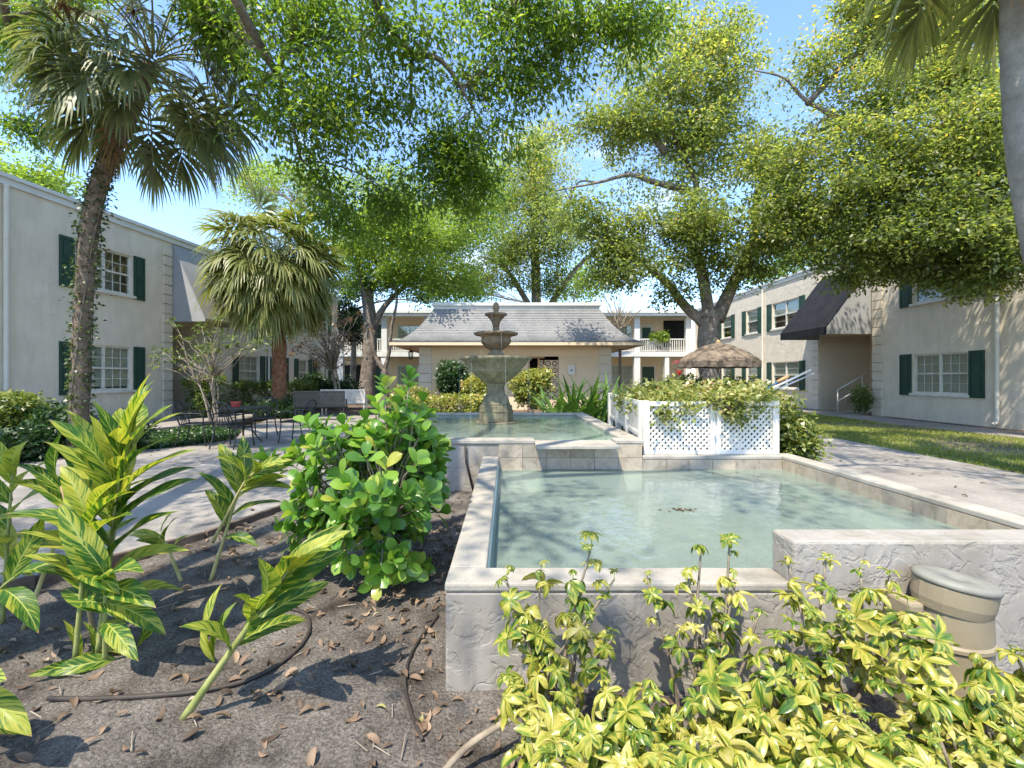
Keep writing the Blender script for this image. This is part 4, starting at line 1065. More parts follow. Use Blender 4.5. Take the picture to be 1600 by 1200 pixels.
def make_chair(label, x, y, face):
    """iron armchair; it looks towards +Y of its own axes before turning by face"""
    t = thing('patio_chair', label, 'chair', (x, y, ZP), 'black iron chairs round the patio table', face)
    sb = MB(); nx, ny = 8, 8
    prof = [(-0.24, -0.22), (0.24, -0.22), (0.26, 0.0), (0.25, 0.22), (0.18, 0.26), (-0.18, 0.26), (-0.25, 0.22), (-0.26, 0.0)]
    sb.prism(prof, 0.44, 0.455); sb.build('seat', MT['iron'], t, local=True)
    rim = [(px*1.02, py*1.02, 0.45) for px, py in prof]; rim.append(rim[0])
    MB().tube(rim, 0.014, 5, cap=False).build('seat_rim', MT['iron'], t, local=True, smooth=True)
    hoop = smooth_path([(-0.235, -0.22, 0.45), (-0.265, -0.28, 0.66), (-0.215, -0.335, 0.83), (-0.11, -0.355, 0.90), (0, -0.36, 0.915), (0.11, -0.355, 0.90), (0.215, -0.335, 0.83), (0.265, -0.28, 0.66), (0.235, -0.22, 0.45)], 3)
    bk = MB().tube(hoop, 0.015, 6).build('backrest', MT['iron'], t, local=True, smooth=True)
    for k in (-0.12, -0.04, 0.04, 0.12):
        MB().tube(smooth_path([(k*1.2, -0.225, 0.45), (k*0.6, -0.27, 0.62), (k*1.1, -0.33, 0.80), (k*1.25, -0.355, 0.895)], 3), 0.0085, 5).build('spindle', MT['iron'], bk, local=True, smooth=True)
    MB().bar((-0.245, -0.275, 0.63), (0.245, -0.275, 0.63), 0.012, 0.012).build('cross_bar', MT['iron'], bk, local=True)
    for sg in (-1, 1):
        MB().tube(smooth_path([(sg*0.262, -0.285, 0.66), (sg*0.30, -0.12, 0.68), (sg*0.305, 0.10, 0.675), (sg*0.29, 0.20, 0.64), (sg*0.262, 0.20, 0.45)], 3), 0.014, 6).build('armrest', MT['iron'], t, local=True, smooth=True)
        MB().tube(smooth_path([(sg*0.25, 0.20, 0.45), (sg*0.26, 0.225, 0.2), (sg*0.27, 0.25, 0.01)], 3), 0.014, 6).build('leg', MT['iron'], t, local=True, smooth=True)
        MB().tube(smooth_path([(sg*0.235, -0.21, 0.45), (sg*0.245, -0.25, 0.2), (sg*0.26, -0.32, 0.01)], 3), 0.014, 6).build('leg', MT['iron'], t, local=True, smooth=True)
    return t
make_chair('black iron chair at the patio table, back towards the camera', TX+0.12, TY-0.55, R(-8))
make_chair('leftmost black iron chair at the patio table, beside the ground cover', TX-0.78, TY-0.30, R(-75))
make_chair('rightmost black iron chair at the patio table, turned towards it', TX+1.02, TY+0.25, R(86))
make_chair('black iron chair on the far side of the patio table, behind the pot', TX-0.15, TY+0.95, R(182))

def make_bench(label, x, y, rz, mat, legmat, sw=0.044):
    t = thing('park_bench', label, 'bench', (x, y, ZP), None, rz)
    W = 0.8
    fr_ = MB()
    for z in (0.50, 0.93): fr_.bar((-W, 0.24, z), (W, 0.30 if z > 0.6 else 0.24, z), 0.03, 0.04)
    bk = MB(); bk.box((-W, 0.255, 0.92), (W, 0.295, 0.965)); bk.box((-W, 0.255, 0.47), (W, 0.295, 0.51))
    for sx in (-W, W-0.035, -0.0175): bk.box((sx, 0.254, 0.51), (sx+0.035, 0.296, 0.92))
    back = bk.build('backrest', mat, t, local=True)
    # crossed slats of the back
    for (a, b) in ((-W+0.035, -0.0175), (0.0175, W-0.035)):
        z0, z1, pitch = 0.51, 0.92, 0.085; H = z1-z0; L = b-a
        for layer, sg in ((0, 1), (1, -1)):
            c = (-H if sg > 0 else 0) + pitch/2
            while c < (L if sg > 0 else L+H):
                za, zb = (max(0, -c), min(H, L-c)) if sg > 0 else (max(0, c-L), min(H, c))
                if zb-za > 0.03:
                    p = Vector((a+c+sg*za, 0.270+0.010*layer, z0+za)); q = Vector((a+c+sg*zb, 0.270+0.010*layer, z0+zb))
                    ax = (q-p); ln_ = ax.length; ax.normalize(); nn = Vector((0, 1, 0))
                    M = Matrix((nn, ax, nn.cross(ax))).transposed().to_4x4() @ Matrix.Diagonal((0.008, ln_, sw, 1)); M.translation = (p+q)/2
                    link('slat', slat_mesh(mat), back, mat, M)
                c += pitch
    for k in range(5):
        MB().box((-W, -0.22+k*0.093, 0.425), (W, -0.22+k*0.093+0.08, 0.45)).build('seat_slat', mat, t, local=True)
    for sx in (-W+0.05, W-0.05):
        MB().bar((sx, -0.20, 0.0), (sx, -0.20, 0.64), 0.04, 0.04).build('leg', legmat, t, local=True)
        MB().bar((sx, 0.235, 0.0), (sx, 0.235, 0.5), 0.04, 0.04).build('leg', legmat, t, local=True)
        MB().bar((sx, -0.24, 0.66), (sx, 0.25, 0.66), 0.05, 0.03).build('armrest', mat, t, local=True)
    MB().bar((-W, -0.2, 0.395), (W, -0.2, 0.395), 0.03, 0.05).build('apron', legmat, t, local=True)
    return t
make_bench('dark brown metal bench with lattice back on the patio, nearer of the two', -6.15, 15.1, R(188), MT['iron'], MT['iron'])
make_bench('white lattice-back bench just behind the dark bench', -6.05, 17.0, R(184), MT['white'], MT['white'], 0.034)

# ------------------------------------------------------------------ patio umbrella
UX, UY = at(1122, 590, 12.2).x, 12.2
um = thing('patio_umbrella', 'tan cloth patio umbrella open beneath the big oak', 'umbrella', (UX, UY, ZP))
um_v = []; um_f = []
nS = 8; rad = 1.06
rings = [(0.03, 2.44), (0.35, 2.36), (0.7, 2.20), (1.0, 2.0), (1.06, 1.93)]
for (r, z) in rings:
    for k in range(nS*2):
        a = 2*math.pi*k/(nS*2); q = 1 if k % 2 == 0 else 0.955
        um_v.append((UX+r*q*math.cos(a), UY+r*q*math.sin(a), z-(0.02 if k % 2 else 0)*(r > 0.2)))
m = nS*2
for i in range(len(rings)-1):
    for k in range(m): um_f.append((i*m+k, i*m+(k+1)%m, (i+1)*m+(k+1)%m, (i+1)*m+k))
um_f.append(tuple(range(m)))
cn = MB().add(um_v, um_f).build('canopy', MT['umbrella'], um)
vl = MB()
for k in range(m):
    a0, a1 = 2*math.pi*k/m, 2*math.pi*(k+1)/m; q0_, q1_ = (1, 0.955) if k % 2 == 0 else (0.955, 1)
    p0 = (UX+1.061*q0_*math.cos(a0), UY+1.061*q0_*math.sin(a0)); p1 = (UX+1.061*q1_*math.cos(a1), UY+1.061*q1_*math.sin(a1))
    zt0, zt1 = 1.925-(0.02 if k % 2 else 0), 1.925-(0.02 if (k+1) % 2 else 0)
    vl.add([(*p0, zt0), (*p1, zt1), (*p1, zt1-0.15), (*p0, zt0-0.15)], [(0, 1, 2, 3)])
vl.build('valance', MT['umbrella'], cn)
MB().lathe([(0.06, 2.44), (0.05, 2.47), (0.015, 2.52)], (UX, UY, 0), 10).build('finial', MT['wood'], um)
MB().tube([(UX, UY, ZP), (UX, UY, 2.42)], 0.022, 10).build('pole', MT['alu'], um, smooth=True)
for k in range(8):
    a = 2*math.pi*k/8
    MB().tube([(UX, UY, 2.40), (UX+0.68*math.cos(a), UY+0.68*math.sin(a), 2.185), (UX+1.02*math.cos(a), UY+1.02*math.sin(a), 1.95)], 0.008, 4).build('rib', MT['iron'], um)
MB().lathe([(0.25, 0.0), (0.25, 0.05), (0.06, 0.10), (0.05, 0.3)], (UX, UY, ZP), 16).build('base', MT['iron'], um)

# ------------------------------------------------------------------ filter canister beside the raised wall
cx, cy = 1.99, 2.03
fc_ = thing('filter_canister', 'tan ribbed plastic filter canister with a grey oval lid by the raised wall', 'canister', (cx, cy, 0.02))
def rib_mod(i, a): return 1 + 0.018*(abs(math.sin(a*5)) < 0.25)
kx = 0.79
MB().lathe([(0.155*kx, 0.0), (0.17*kx, 0.15), (0.178*kx, 0.30), (0.19*kx, 0.31), (0.19*kx, 0.325), (0.178*kx, 0.335), (0.172*kx, 0.48), (0.172*kx, 0.50)], (cx, cy, 0.02), 48, rib_mod, 1.0, 0.85).build('body', MT['plastic'], fc_, smooth=False)
Mt = Matrix.Translation((cx, cy, 0.53)) @ Matrix.Rotation(R(9), 4, 'Y')
for nm, prof, mt_, md in (('collar', [(0.176*kx, -0.06), (0.19*kx, -0.02), (0.194*kx, 0.045), (0.185*kx, 0.05)], 'plastic', rib_mod), ('lid', [(0.196*kx, 0.051), (0.204*kx, 0.058), (0.200*kx, 0.074), (0.18*kx, 0.082), (0.05*kx, 0.076), (0.045*kx, 0.070), (0.01*kx, 0.070)], 'lid', None)):
    q = MB().lathe(prof, (0, 0, 0), 48, md, 1.0, 0.85); q.v = [tuple(Mt @ Vector(p)) for p in q.v]; q.build(nm, MT[mt_], fc_, smooth=(nm == 'lid'))
MB().box((cx-0.21, cy-0.02, 0.02), (cx-0.14, cy+0.12, 0.50)).build('side_box', MT['plastic'], fc_, bevel=0.015)

# ------------------------------------------------------------------ hoses on the bed
def ground_path(px):
    out = []
    for u, v in px:
        Y = 711*1.49/(v-590); out.append((( u-792)*Y/711, Y, bed_height((u-792)*Y/711, Y)+0.012))
    return smooth_path(out, 6)
single('irrigation_hose', MB().tube(ground_path([(75, 1092), (150, 1098), (230, 1096), (310, 1085), (390, 1066), (450, 1035), (482, 1000), (478, 970), (452, 958)]), 0.011, 8), MT['hose'], 'dark brown irrigation hose curling across the bare bed under the ginger', 'hose', (-1.6, 2.1, 0.03), smooth=True)
single('irrigation_hose', MB().tube(ground_path([(660, 1160), (640, 1110), (633, 1060), (650, 1010), (685, 965)]), 0.008, 8), MT['hose'], 'thin brown irrigation hose lying beside the pool wall', 'hose', (-0.4, 2.2, 0.03), smooth=True)

# ================================================================== TREES
def E(u, v, Y, ru, rv, n, ry=None):
    c = at(u, v, Y); k = Y/F0
    return (c.x, c.y, c.z, ru*k, ry if ry else (ru+rv)*0.5*k, rv*k, n)

# big oak right of the clubhouse
ob = at(1112, 590, 15.0)
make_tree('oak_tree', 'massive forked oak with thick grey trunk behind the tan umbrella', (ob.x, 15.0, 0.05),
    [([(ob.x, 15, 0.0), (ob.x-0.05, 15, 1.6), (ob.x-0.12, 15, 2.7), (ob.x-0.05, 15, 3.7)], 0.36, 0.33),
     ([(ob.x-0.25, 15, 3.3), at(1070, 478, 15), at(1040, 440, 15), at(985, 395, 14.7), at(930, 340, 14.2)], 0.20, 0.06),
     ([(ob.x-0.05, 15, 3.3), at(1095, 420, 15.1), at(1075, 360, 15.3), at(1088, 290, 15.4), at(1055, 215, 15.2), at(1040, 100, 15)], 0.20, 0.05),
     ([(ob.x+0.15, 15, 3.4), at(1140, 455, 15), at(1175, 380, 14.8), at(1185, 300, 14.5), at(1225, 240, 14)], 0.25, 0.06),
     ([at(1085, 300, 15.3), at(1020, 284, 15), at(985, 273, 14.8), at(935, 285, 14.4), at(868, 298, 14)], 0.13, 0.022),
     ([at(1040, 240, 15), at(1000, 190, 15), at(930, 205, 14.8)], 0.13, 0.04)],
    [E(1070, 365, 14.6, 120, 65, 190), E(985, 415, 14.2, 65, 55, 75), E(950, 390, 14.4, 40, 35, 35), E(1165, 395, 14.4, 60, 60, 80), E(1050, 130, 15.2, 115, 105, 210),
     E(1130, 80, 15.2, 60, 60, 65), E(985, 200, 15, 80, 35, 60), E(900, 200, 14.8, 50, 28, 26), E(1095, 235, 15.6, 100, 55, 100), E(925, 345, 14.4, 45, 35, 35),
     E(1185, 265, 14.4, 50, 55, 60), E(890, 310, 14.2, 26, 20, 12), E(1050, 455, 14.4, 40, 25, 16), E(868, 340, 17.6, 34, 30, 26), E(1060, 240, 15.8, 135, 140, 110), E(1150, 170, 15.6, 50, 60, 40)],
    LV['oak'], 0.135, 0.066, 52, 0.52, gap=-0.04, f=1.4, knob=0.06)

# spreading tree in front of the right block, trunk beyond the frame
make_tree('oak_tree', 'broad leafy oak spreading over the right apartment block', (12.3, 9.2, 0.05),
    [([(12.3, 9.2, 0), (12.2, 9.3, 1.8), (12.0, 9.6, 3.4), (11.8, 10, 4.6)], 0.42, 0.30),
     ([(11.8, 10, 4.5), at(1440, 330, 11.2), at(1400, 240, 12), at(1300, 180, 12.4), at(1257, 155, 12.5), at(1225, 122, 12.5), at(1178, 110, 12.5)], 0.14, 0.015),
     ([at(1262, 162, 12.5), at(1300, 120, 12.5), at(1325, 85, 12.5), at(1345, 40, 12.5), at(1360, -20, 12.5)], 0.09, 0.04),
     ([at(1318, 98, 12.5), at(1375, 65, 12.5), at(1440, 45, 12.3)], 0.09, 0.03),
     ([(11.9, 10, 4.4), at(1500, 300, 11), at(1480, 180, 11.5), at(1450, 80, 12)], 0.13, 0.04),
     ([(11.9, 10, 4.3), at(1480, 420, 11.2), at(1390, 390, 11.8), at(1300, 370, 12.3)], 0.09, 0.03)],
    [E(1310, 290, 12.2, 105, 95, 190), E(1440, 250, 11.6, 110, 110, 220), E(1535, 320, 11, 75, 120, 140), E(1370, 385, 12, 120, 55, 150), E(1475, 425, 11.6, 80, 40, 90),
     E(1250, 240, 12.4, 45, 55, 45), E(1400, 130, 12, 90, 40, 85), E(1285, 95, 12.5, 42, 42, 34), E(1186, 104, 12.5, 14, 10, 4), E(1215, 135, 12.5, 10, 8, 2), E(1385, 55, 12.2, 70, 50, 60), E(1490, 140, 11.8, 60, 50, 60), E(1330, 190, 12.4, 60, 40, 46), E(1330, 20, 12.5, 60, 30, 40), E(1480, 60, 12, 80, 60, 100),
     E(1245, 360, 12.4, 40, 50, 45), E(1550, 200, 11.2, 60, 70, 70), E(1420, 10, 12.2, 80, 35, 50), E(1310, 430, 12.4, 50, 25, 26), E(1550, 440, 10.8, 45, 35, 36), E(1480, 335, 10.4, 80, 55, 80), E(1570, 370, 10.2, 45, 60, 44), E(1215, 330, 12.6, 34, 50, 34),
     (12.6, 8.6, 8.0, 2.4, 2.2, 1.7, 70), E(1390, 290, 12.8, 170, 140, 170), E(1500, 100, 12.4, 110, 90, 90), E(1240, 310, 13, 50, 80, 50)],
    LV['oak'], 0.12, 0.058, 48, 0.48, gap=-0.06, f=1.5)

# overhanging tree, trunk behind the camera on the left
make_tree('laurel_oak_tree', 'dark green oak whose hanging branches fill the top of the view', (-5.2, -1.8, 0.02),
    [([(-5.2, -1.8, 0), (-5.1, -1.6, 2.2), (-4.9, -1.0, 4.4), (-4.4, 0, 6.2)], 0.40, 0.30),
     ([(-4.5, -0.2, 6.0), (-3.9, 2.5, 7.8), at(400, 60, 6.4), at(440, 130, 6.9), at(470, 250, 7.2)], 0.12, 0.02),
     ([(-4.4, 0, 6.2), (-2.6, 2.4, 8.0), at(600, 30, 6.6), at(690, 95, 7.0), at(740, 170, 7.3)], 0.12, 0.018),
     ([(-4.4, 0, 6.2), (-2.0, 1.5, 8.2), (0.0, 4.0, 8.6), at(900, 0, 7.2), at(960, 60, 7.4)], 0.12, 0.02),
     ([(-2.0, 1.5, 8.2), (0.6, 1.8, 8.9), (3.2, 3.0, 9.2), (4.8, 2.0, 9.4)], 0.09, 0.03),  # unseen limb added to carry the shade-casting lumps on the right
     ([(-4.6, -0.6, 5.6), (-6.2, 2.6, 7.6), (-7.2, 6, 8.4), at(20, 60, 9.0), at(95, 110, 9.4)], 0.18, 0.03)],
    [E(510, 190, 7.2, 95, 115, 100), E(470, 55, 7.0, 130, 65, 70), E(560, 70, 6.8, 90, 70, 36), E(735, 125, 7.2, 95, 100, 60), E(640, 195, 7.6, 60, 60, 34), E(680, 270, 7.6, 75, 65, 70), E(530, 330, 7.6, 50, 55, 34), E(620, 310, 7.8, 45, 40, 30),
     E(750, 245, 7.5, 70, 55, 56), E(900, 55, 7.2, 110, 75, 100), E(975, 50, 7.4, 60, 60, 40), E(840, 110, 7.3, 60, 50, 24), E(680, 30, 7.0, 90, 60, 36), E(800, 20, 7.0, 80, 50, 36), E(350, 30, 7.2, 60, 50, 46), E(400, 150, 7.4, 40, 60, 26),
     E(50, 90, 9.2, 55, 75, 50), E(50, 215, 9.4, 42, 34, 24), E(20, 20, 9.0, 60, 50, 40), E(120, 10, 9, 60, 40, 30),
     (-3.6, 4.2, 8.6, 1.9, 2.0, 1.0, 40), (-1.0, 4.4, 8.9, 2.0, 2.0, 1.0, 44), (-5.4, 5.4, 8.8, 1.8, 1.8, 1.0, 44), (-4.0, 8.4, 8.8, 2.0, 1.8, 1.1, 44), (-6.2, 8.8, 9.3, 1.7, 1.7, 1.0, 36), (-5.4, 2.0, 8.4, 1.6, 1.6, 0.9, 50), (-7.6, 3.4, 8.7, 1.6, 1.5, 0.9, 56), (-7.4, 5.6, 9.2, 1.5, 1.4, 0.9, 44), (-6.6, 0.2, 8.3, 1.6, 1.6, 0.9, 44), (1.0, 7.6, 9.6, 2.0, 1.6, 0.9, 30), (-1.7, -0.9, 8.5, 1.3, 1.2, 0.7, 14), (0.5, 0.6, 9.0, 1.2, 1.2, 0.7, 16), (-2.6, 1.0, 8.6, 1.2, 1.2, 0.7, 12), (3.4, 4.0, 9.2, 1.8, 1.7, 0.9, 34), (5.0, 1.8, 9.4, 1.6, 1.6, 0.9, 26)],  # crown lumps mostly out of view, added to dapple patio, pool and path with shade
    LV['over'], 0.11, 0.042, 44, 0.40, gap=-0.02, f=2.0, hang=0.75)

# pale trees in the middle distance
make_tree('courtyard_tree', 'pale green forked tree rising left of the clubhouse roof', (-7.3, 24, 0.05),
    [([(-7.5, 24, 0), at(577, 560, 24), at(578, 500, 24), at(572, 450, 24)], 0.42, 0.30),
     ([at(580, 520, 24), at(600, 480, 24), at(640, 440, 24), at(700, 390, 24)], 0.22, 0.06),
     ([at(574, 470, 24), at(560, 400, 24.4), at(600, 330, 24.4)], 0.24, 0.06)],
    [E(690, 380, 24, 95, 80, 170), E(610, 330, 24.5, 80, 75, 130), E(560, 400, 24.5, 50, 60, 60), E(740, 300, 24.5, 60, 70, 80), E(640, 440, 23.5, 60, 24, 44), E(580, 440, 24, 55, 25, 30), E(720, 455, 24.2, 40, 18, 20), E(390, 280, 27, 50, 35, 40), E(480, 290, 26, 70, 50, 60), E(600, 345, 20.5, 50, 40, 46), E(655, 370, 20, 50, 35, 46)],
    LV['pale'], 0.16, 0.08, 84, 0.78, gap=-0.3, f=0.7)
make_tree('courtyard_tree', 'slim twin-stemmed tree leaning in front of the left balcony', (-5.6, 23.2, 0.05),
    [([at(603, 634, 23.2), at(602, 600, 23.2), at(600, 575, 23.2)], 0.17, 0.14),
     ([at(600, 580, 23.2), at(586, 555, 23.2), at(580, 520, 23.2), at(572, 470, 23.3), at(560, 420, 23.4)], 0.12, 0.05),
     ([at(600, 580, 23.2), at(608, 550, 23.2), at(612, 510, 23.2), at(620, 470, 23.2), at(615, 440, 23.2)], 0.12, 0.05)],
    [E(560, 395, 23.4, 40, 35, 40), E(622, 420, 23.2, 34, 30, 34)], LV['pale'], 0.2, 0.1, 36, 0.6, f=0.8)
make_tree('oak_tree', 'tall golden-tipped oak rising behind the clubhouse roof', (2.2, 30.5, 0.05),
    [([(2.2, 30.5, 0), (2.0, 30.5, 5), at(835, 330, 30.5), at(830, 250, 30.5)], 0.5, 0.15), ([(2.0, 30.5, 5.5), at(790, 420, 30.5), at(750, 400, 30)], 0.25, 0.06),
     ([(2.0, 30.5, 5), at(900, 420, 30.5), at(960, 372, 30)], 0.25, 0.08)],
    [E(830, 285, 30.5, 60, 75, 130), E(800, 400, 30, 85, 55, 130), E(860, 370, 30, 55, 60, 80), E(840, 215, 30.5, 30, 22, 18), E(745, 440, 30, 45, 28, 30), E(860, 445, 30, 40, 25, 26), E(780, 330, 30.8, 60, 70, 90)],
    LV['oak'], 0.18, 0.09, 84, 0.95, gap=-0.28, f=0.55)
make_tree('background_tree', 'dark evergreen tree between the left wing and the balconies', (-10.2, 30, 0.05),
    [([(-10.2, 30, 0), (-10.1, 30, 3), (-10, 30, 6)], 0.25, 0.12)], [E(548, 505, 30, 28, 35, 60), E(535, 460, 30, 35, 30, 50), E(655, 470, 30, 20, 14, 14)], LV['dark'], 0.24, 0.12, 40, 0.7, f=0.8)
make_tree('background_tree', 'low tree showing above the left roof behind the palm trunk', (-21, 19, 0.05),
    [([(-21, 19, 0), (-20.9, 19, 4), (-20.6, 19, 7)], 0.3, 0.12)], [E(50, 282, 19, 60, 28, 60), E(-60, 240, 19, 60, 40, 50), E(90, 292, 19, 30, 14, 16)], LV['pale'], 0.2, 0.1, 36, 0.6, f=0.9)
make_tree('background_tree', 'green tree showing above the right roof behind the awning', (17.5, 27, 0.05),
    [([(17.5, 27, 0), (17.4, 27, 4), (17.2, 27, 7)], 0.35, 0.14)], [E(1240, 400, 27, 60, 40, 60), E(1320, 380, 27, 60, 60, 70), E(1180, 430, 34, 30, 22, 22)], LV['pale'], 0.24, 0.12, 36, 0.7, f=0.8)
make_tree('background_tree', 'far line tree rising behind the balconies right of centre', (6.5, 46, 0.05),
    [([(6.5, 46, 0), (6.5, 46, 5), (6.4, 46, 8)], 0.4, 0.15)], [E(900, 440, 46, 60, 30, 60), E(700, 440, 46, 70, 34, 70)], LV['pale'], 0.4, 0.2, 34, 1.1, f=0.4)
# leafless tree beside the roof
t = thing('bare_tree', 'leafless twiggy pale tree beside the right slope of the clubhouse roof', 'tree', (5.6, 22.5, 0.05))
MB().tube(smooth_path([(5.6, 22.5, 0), (5.6, 22.5, 2), at(968, 520, 22.5), at(965, 500, 22.5)], 4), [0.09-0.003*i for i in range(13)], 8).build('trunk', MT['twig'], t, smooth=True)
for i in range(34):
    b0 = at(966+random.uniform(-2, 2), 520-random.uniform(0, 20), 22.5)
    e0 = at(968+random.gauss(0, 26), 470-random.uniform(-20, 42), 22.5+random.uniform(-1, 1))
    MB().tube(bend(b0, e0, random.uniform(-0.12, 0.05), 5, 0.04), [0.022, 0.018, 0.013, 0.009, 0.004], 4, cap=False).build('branch', MT['twig'], t, smooth=True)

# ------------------------------------------------------------------ palms
def frond(parent, o, az, el, plen, flen, mat, droop=0.9, nseg=42, petmat=None, stem_r=0.018, name='frond', roll=0.7):
    """costapalmate fan: arching stalk, then split segments hanging from a bent rib"""
    d = Vector((math.cos(az)*math.cos(el), math.sin(az)*math.cos(el), math.sin(el)))
    pts = [Vector(o)]; dv = d.copy()
    for i in range(6):
        pts.append(pts[-1] + dv*plen/6)
        dv = (dv + Vector((0, 0, -0.10-0.05*max(0, math.cos(el))))).normalized()
    hub = pts[-1]
    side = dv.cross(Vector((0, 0, 1)))
    side = side.normalized() if side.length > 0.05 else Vector((math.sin(az), -math.cos(az), 0))
    side = (Matrix.Rotation(random.uniform(-1, 1)*roll, 3, dv) @ side).normalized()
    upv = side.cross(dv).normalized()
    costa = [hub]; cd = dv.copy()
    for i in range(5):
        cd = (cd + Vector((0, 0, -0.28))).normalized(); costa.append(costa[-1] + cd*flen*0.09)
    V = []; Fq = []; rn = []
    for k in range(nseg):
        q = -1 + 2*k/(nseg-1)
        a = q*R(128) + random.uniform(-0.03, 0.03)
        b0 = costa[int(round((1-abs(q))*5))]
        dirv = (dv*math.cos(a) + side*math.sin(a) + upv*(0.30*abs(math.sin(a)))).normalized()
        L = flen*(0.72+0.28*math.cos(a*0.7))*random.uniform(0.85, 1.08)
        wv = (dirv.cross(upv)).normalized()
        dr = droop*random.uniform(0.75, 1.3)
        n0 = len(V); st = (0, 0.3, 0.55, 0.78, 1.0); wd = (0.010, 0.024, 0.022, 0.013, 0.002)
        p = b0.copy(); dcur = dirv.copy(); last = 0
        for j, tt in enumerate(st):
            p = p + dcur*L*(tt-last); last = tt
            dcur = (dcur + Vector((0, 0, -dr*(0.25+tt*0.9)*0.55))).normalized()
            w = wd[j]*flen*1.15
            V += [tuple(p-wv*w+upv*w*0.35), tuple(p+wv*w+upv*w*0.35)]
        r0 = min(1, max(0, random.gauss(0.45, 0.2)))
        for j in range(4):
            Fq.append((n0+2*j, n0+2*j+1, n0+2*j+3, n0+2*j+2)); rn.append(min(1, max(0, r0+0.12*(j-1.5))))
    Vn = np.array(V) - np.array(origin_of(parent))
    f = link(name, np_mesh(name, Vn, np.array(Fq), np.array(rn)), parent, mat)
    MB().tube(pts + costa[1:4], [stem_r*(1-0.06*i) for i in range(10)], 5).build('stalk', petmat or mat_stalk, f, smooth=True) if False else None
    mbs = MB().tube(pts + costa[1:4], [stem_r*(1-0.06*i) for i in range(10)], 5)
    link('stalk', mbs.mesh('stalk', origin_of(parent), True), f, petmat or MT_stalk)
    return f
MT_stalk = surf('palm_stalk', [(0.3, (0.16, 0.19, 0.07)), (0.7, (0.27, 0.28, 0.12))], 4, 0.5, 0.3)

def palm(label, trunk_pts, r0, r1, fronds, plen, flen, mat, barkmat, knob, dead=4, group=None, boots=0, droop=0.9, elr=(-0.75, 1.35)):
    b = Vector(trunk_pts[0])
    t = thing('palm_tree', label, 'palm', b, group)
    sp = smooth_path(trunk_pts, 10); n = len(sp)
    rr = [(r0+(r1-r0)*i/(n-1))*(1+knob*random.uniform(-1, 1)) for i in range(n)]
    rr[0] *= 1.15
    MB().tube(sp, rr, 18).build('trunk', barkmat, t, smooth=True)
    top = sp[-1]; ax = (sp[-1]-sp[-4]).normalized()
    for i in range(boots):
        a = i*2.4; q = sp[int(n*(0.35+0.62*i/boots))]
        d = Vector((math.cos(a), math.sin(a), 0))
        MB().bar(q+d*r1*0.8-Vector((0, 0, 0.1)), q+d*(r1*1.35)+Vector((0, 0, 0.12)), 0.11, 0.035, d).build('boot', MT['boots'], t)
    for i in range(fronds):
        f = (i+0.5)/fronds
        el = math.asin(math.sin(elr[1]) - (math.sin(elr[1])-math.sin(elr[0]))*f) + random.uniform(-0.08, 0.08)
        az = i*2.39996 + random.uniform(-0.2, 0.2)
        frond(t, top + ax*(0.25*(1-f)) - ax*0.25*f + Vector((math.cos(az), math.sin(az), 0))*r1*0.5, az, el, plen*random.uniform(0.85, 1.12), flen*random.uniform(0.88, 1.1), mat, droop)
    for i in range(dead):
        az = random.uniform(0, 6.28)
        frond(t, top - ax*0.35 + Vector((math.cos(az), math.sin(az), 0))*r1*0.6, az, -1.15, plen*0.75, flen*0.8, LV['thatch'], 1.0, 20, MT['boots'], name='dead_frond')
    for i in range(3):
        az = random.uniform(0, 6.28); c = top + Vector((math.cos(az)*plen*1.15, math.sin(az)*plen*1.15, random.uniform(-0.2, 0.25)))
        mb = MB(); mb.tube(bend(top, c, 0.12, 6), 0.012, 4)
        for k in range(60):
            e_ = c + Vector((random.gauss(0, 0.13), random.gauss(0, 0.13), random.gauss(-0.1, 0.13)))
            mb.tube([c, (c+e_)/2+Vector((0, 0, 0.03)), e_], 0.004, 3, cap=False)
        mb.build('seed_stalk', MT['boots'], t)['kind'] = 'stuff'
    return t, sp, rr
p1, p1s, p1r = palm('tall leaning fan palm with vine-clad trunk in front of the left block',
     [(-7.55, 8, 0.05), at(125, 590, 8), at(130, 480, 8), at(142, 350, 8), at(163, 265, 8), at(203, 180, 8), at(236, 100, 8)], 0.135, 0.125, 50, 1.12, 0.88, LV['frond'], MT['palmbark'], 0.05, 2, droop=1.1, elr=(-0.65, 1.35))
p2, p2s, p2r = palm('short bushy fan palm with reddish trunk beside the patio',
     [at(438, 652, 16.2), at(437, 600, 16.2), at(436, 530, 16.2), at(434, 465, 16.2), at(430, 408, 16.2)], 0.25, 0.21, 100, 1.2, 1.32, LV['frond2'], MT['boots'], 0.10, 9, boots=10, droop=1.0, elr=(-0.8, 1.45))
p3, p3s, p3r = palm('smooth grey palm trunk at the right edge of the view',
     [(7.85, 6, 0.0), (7.52, 6, 1.4), (7.24, 6, 2.9), (6.99, 6, 4.2), (6.87, 6, 5.4), (6.84, 6, 7.1), (6.87, 6, 8.4)], 0.28, 0.23, 30, 1.2, 1.0, LV['frond2'], surf('grey_palm_bark', [(0.3, (0.20, 0.18, 0.155)), (0.7, (0.36, 0.33, 0.29))], 4, 0.9, 0.1, 26, 0.9, 0.02), 0.02, 3, droop=1.0)

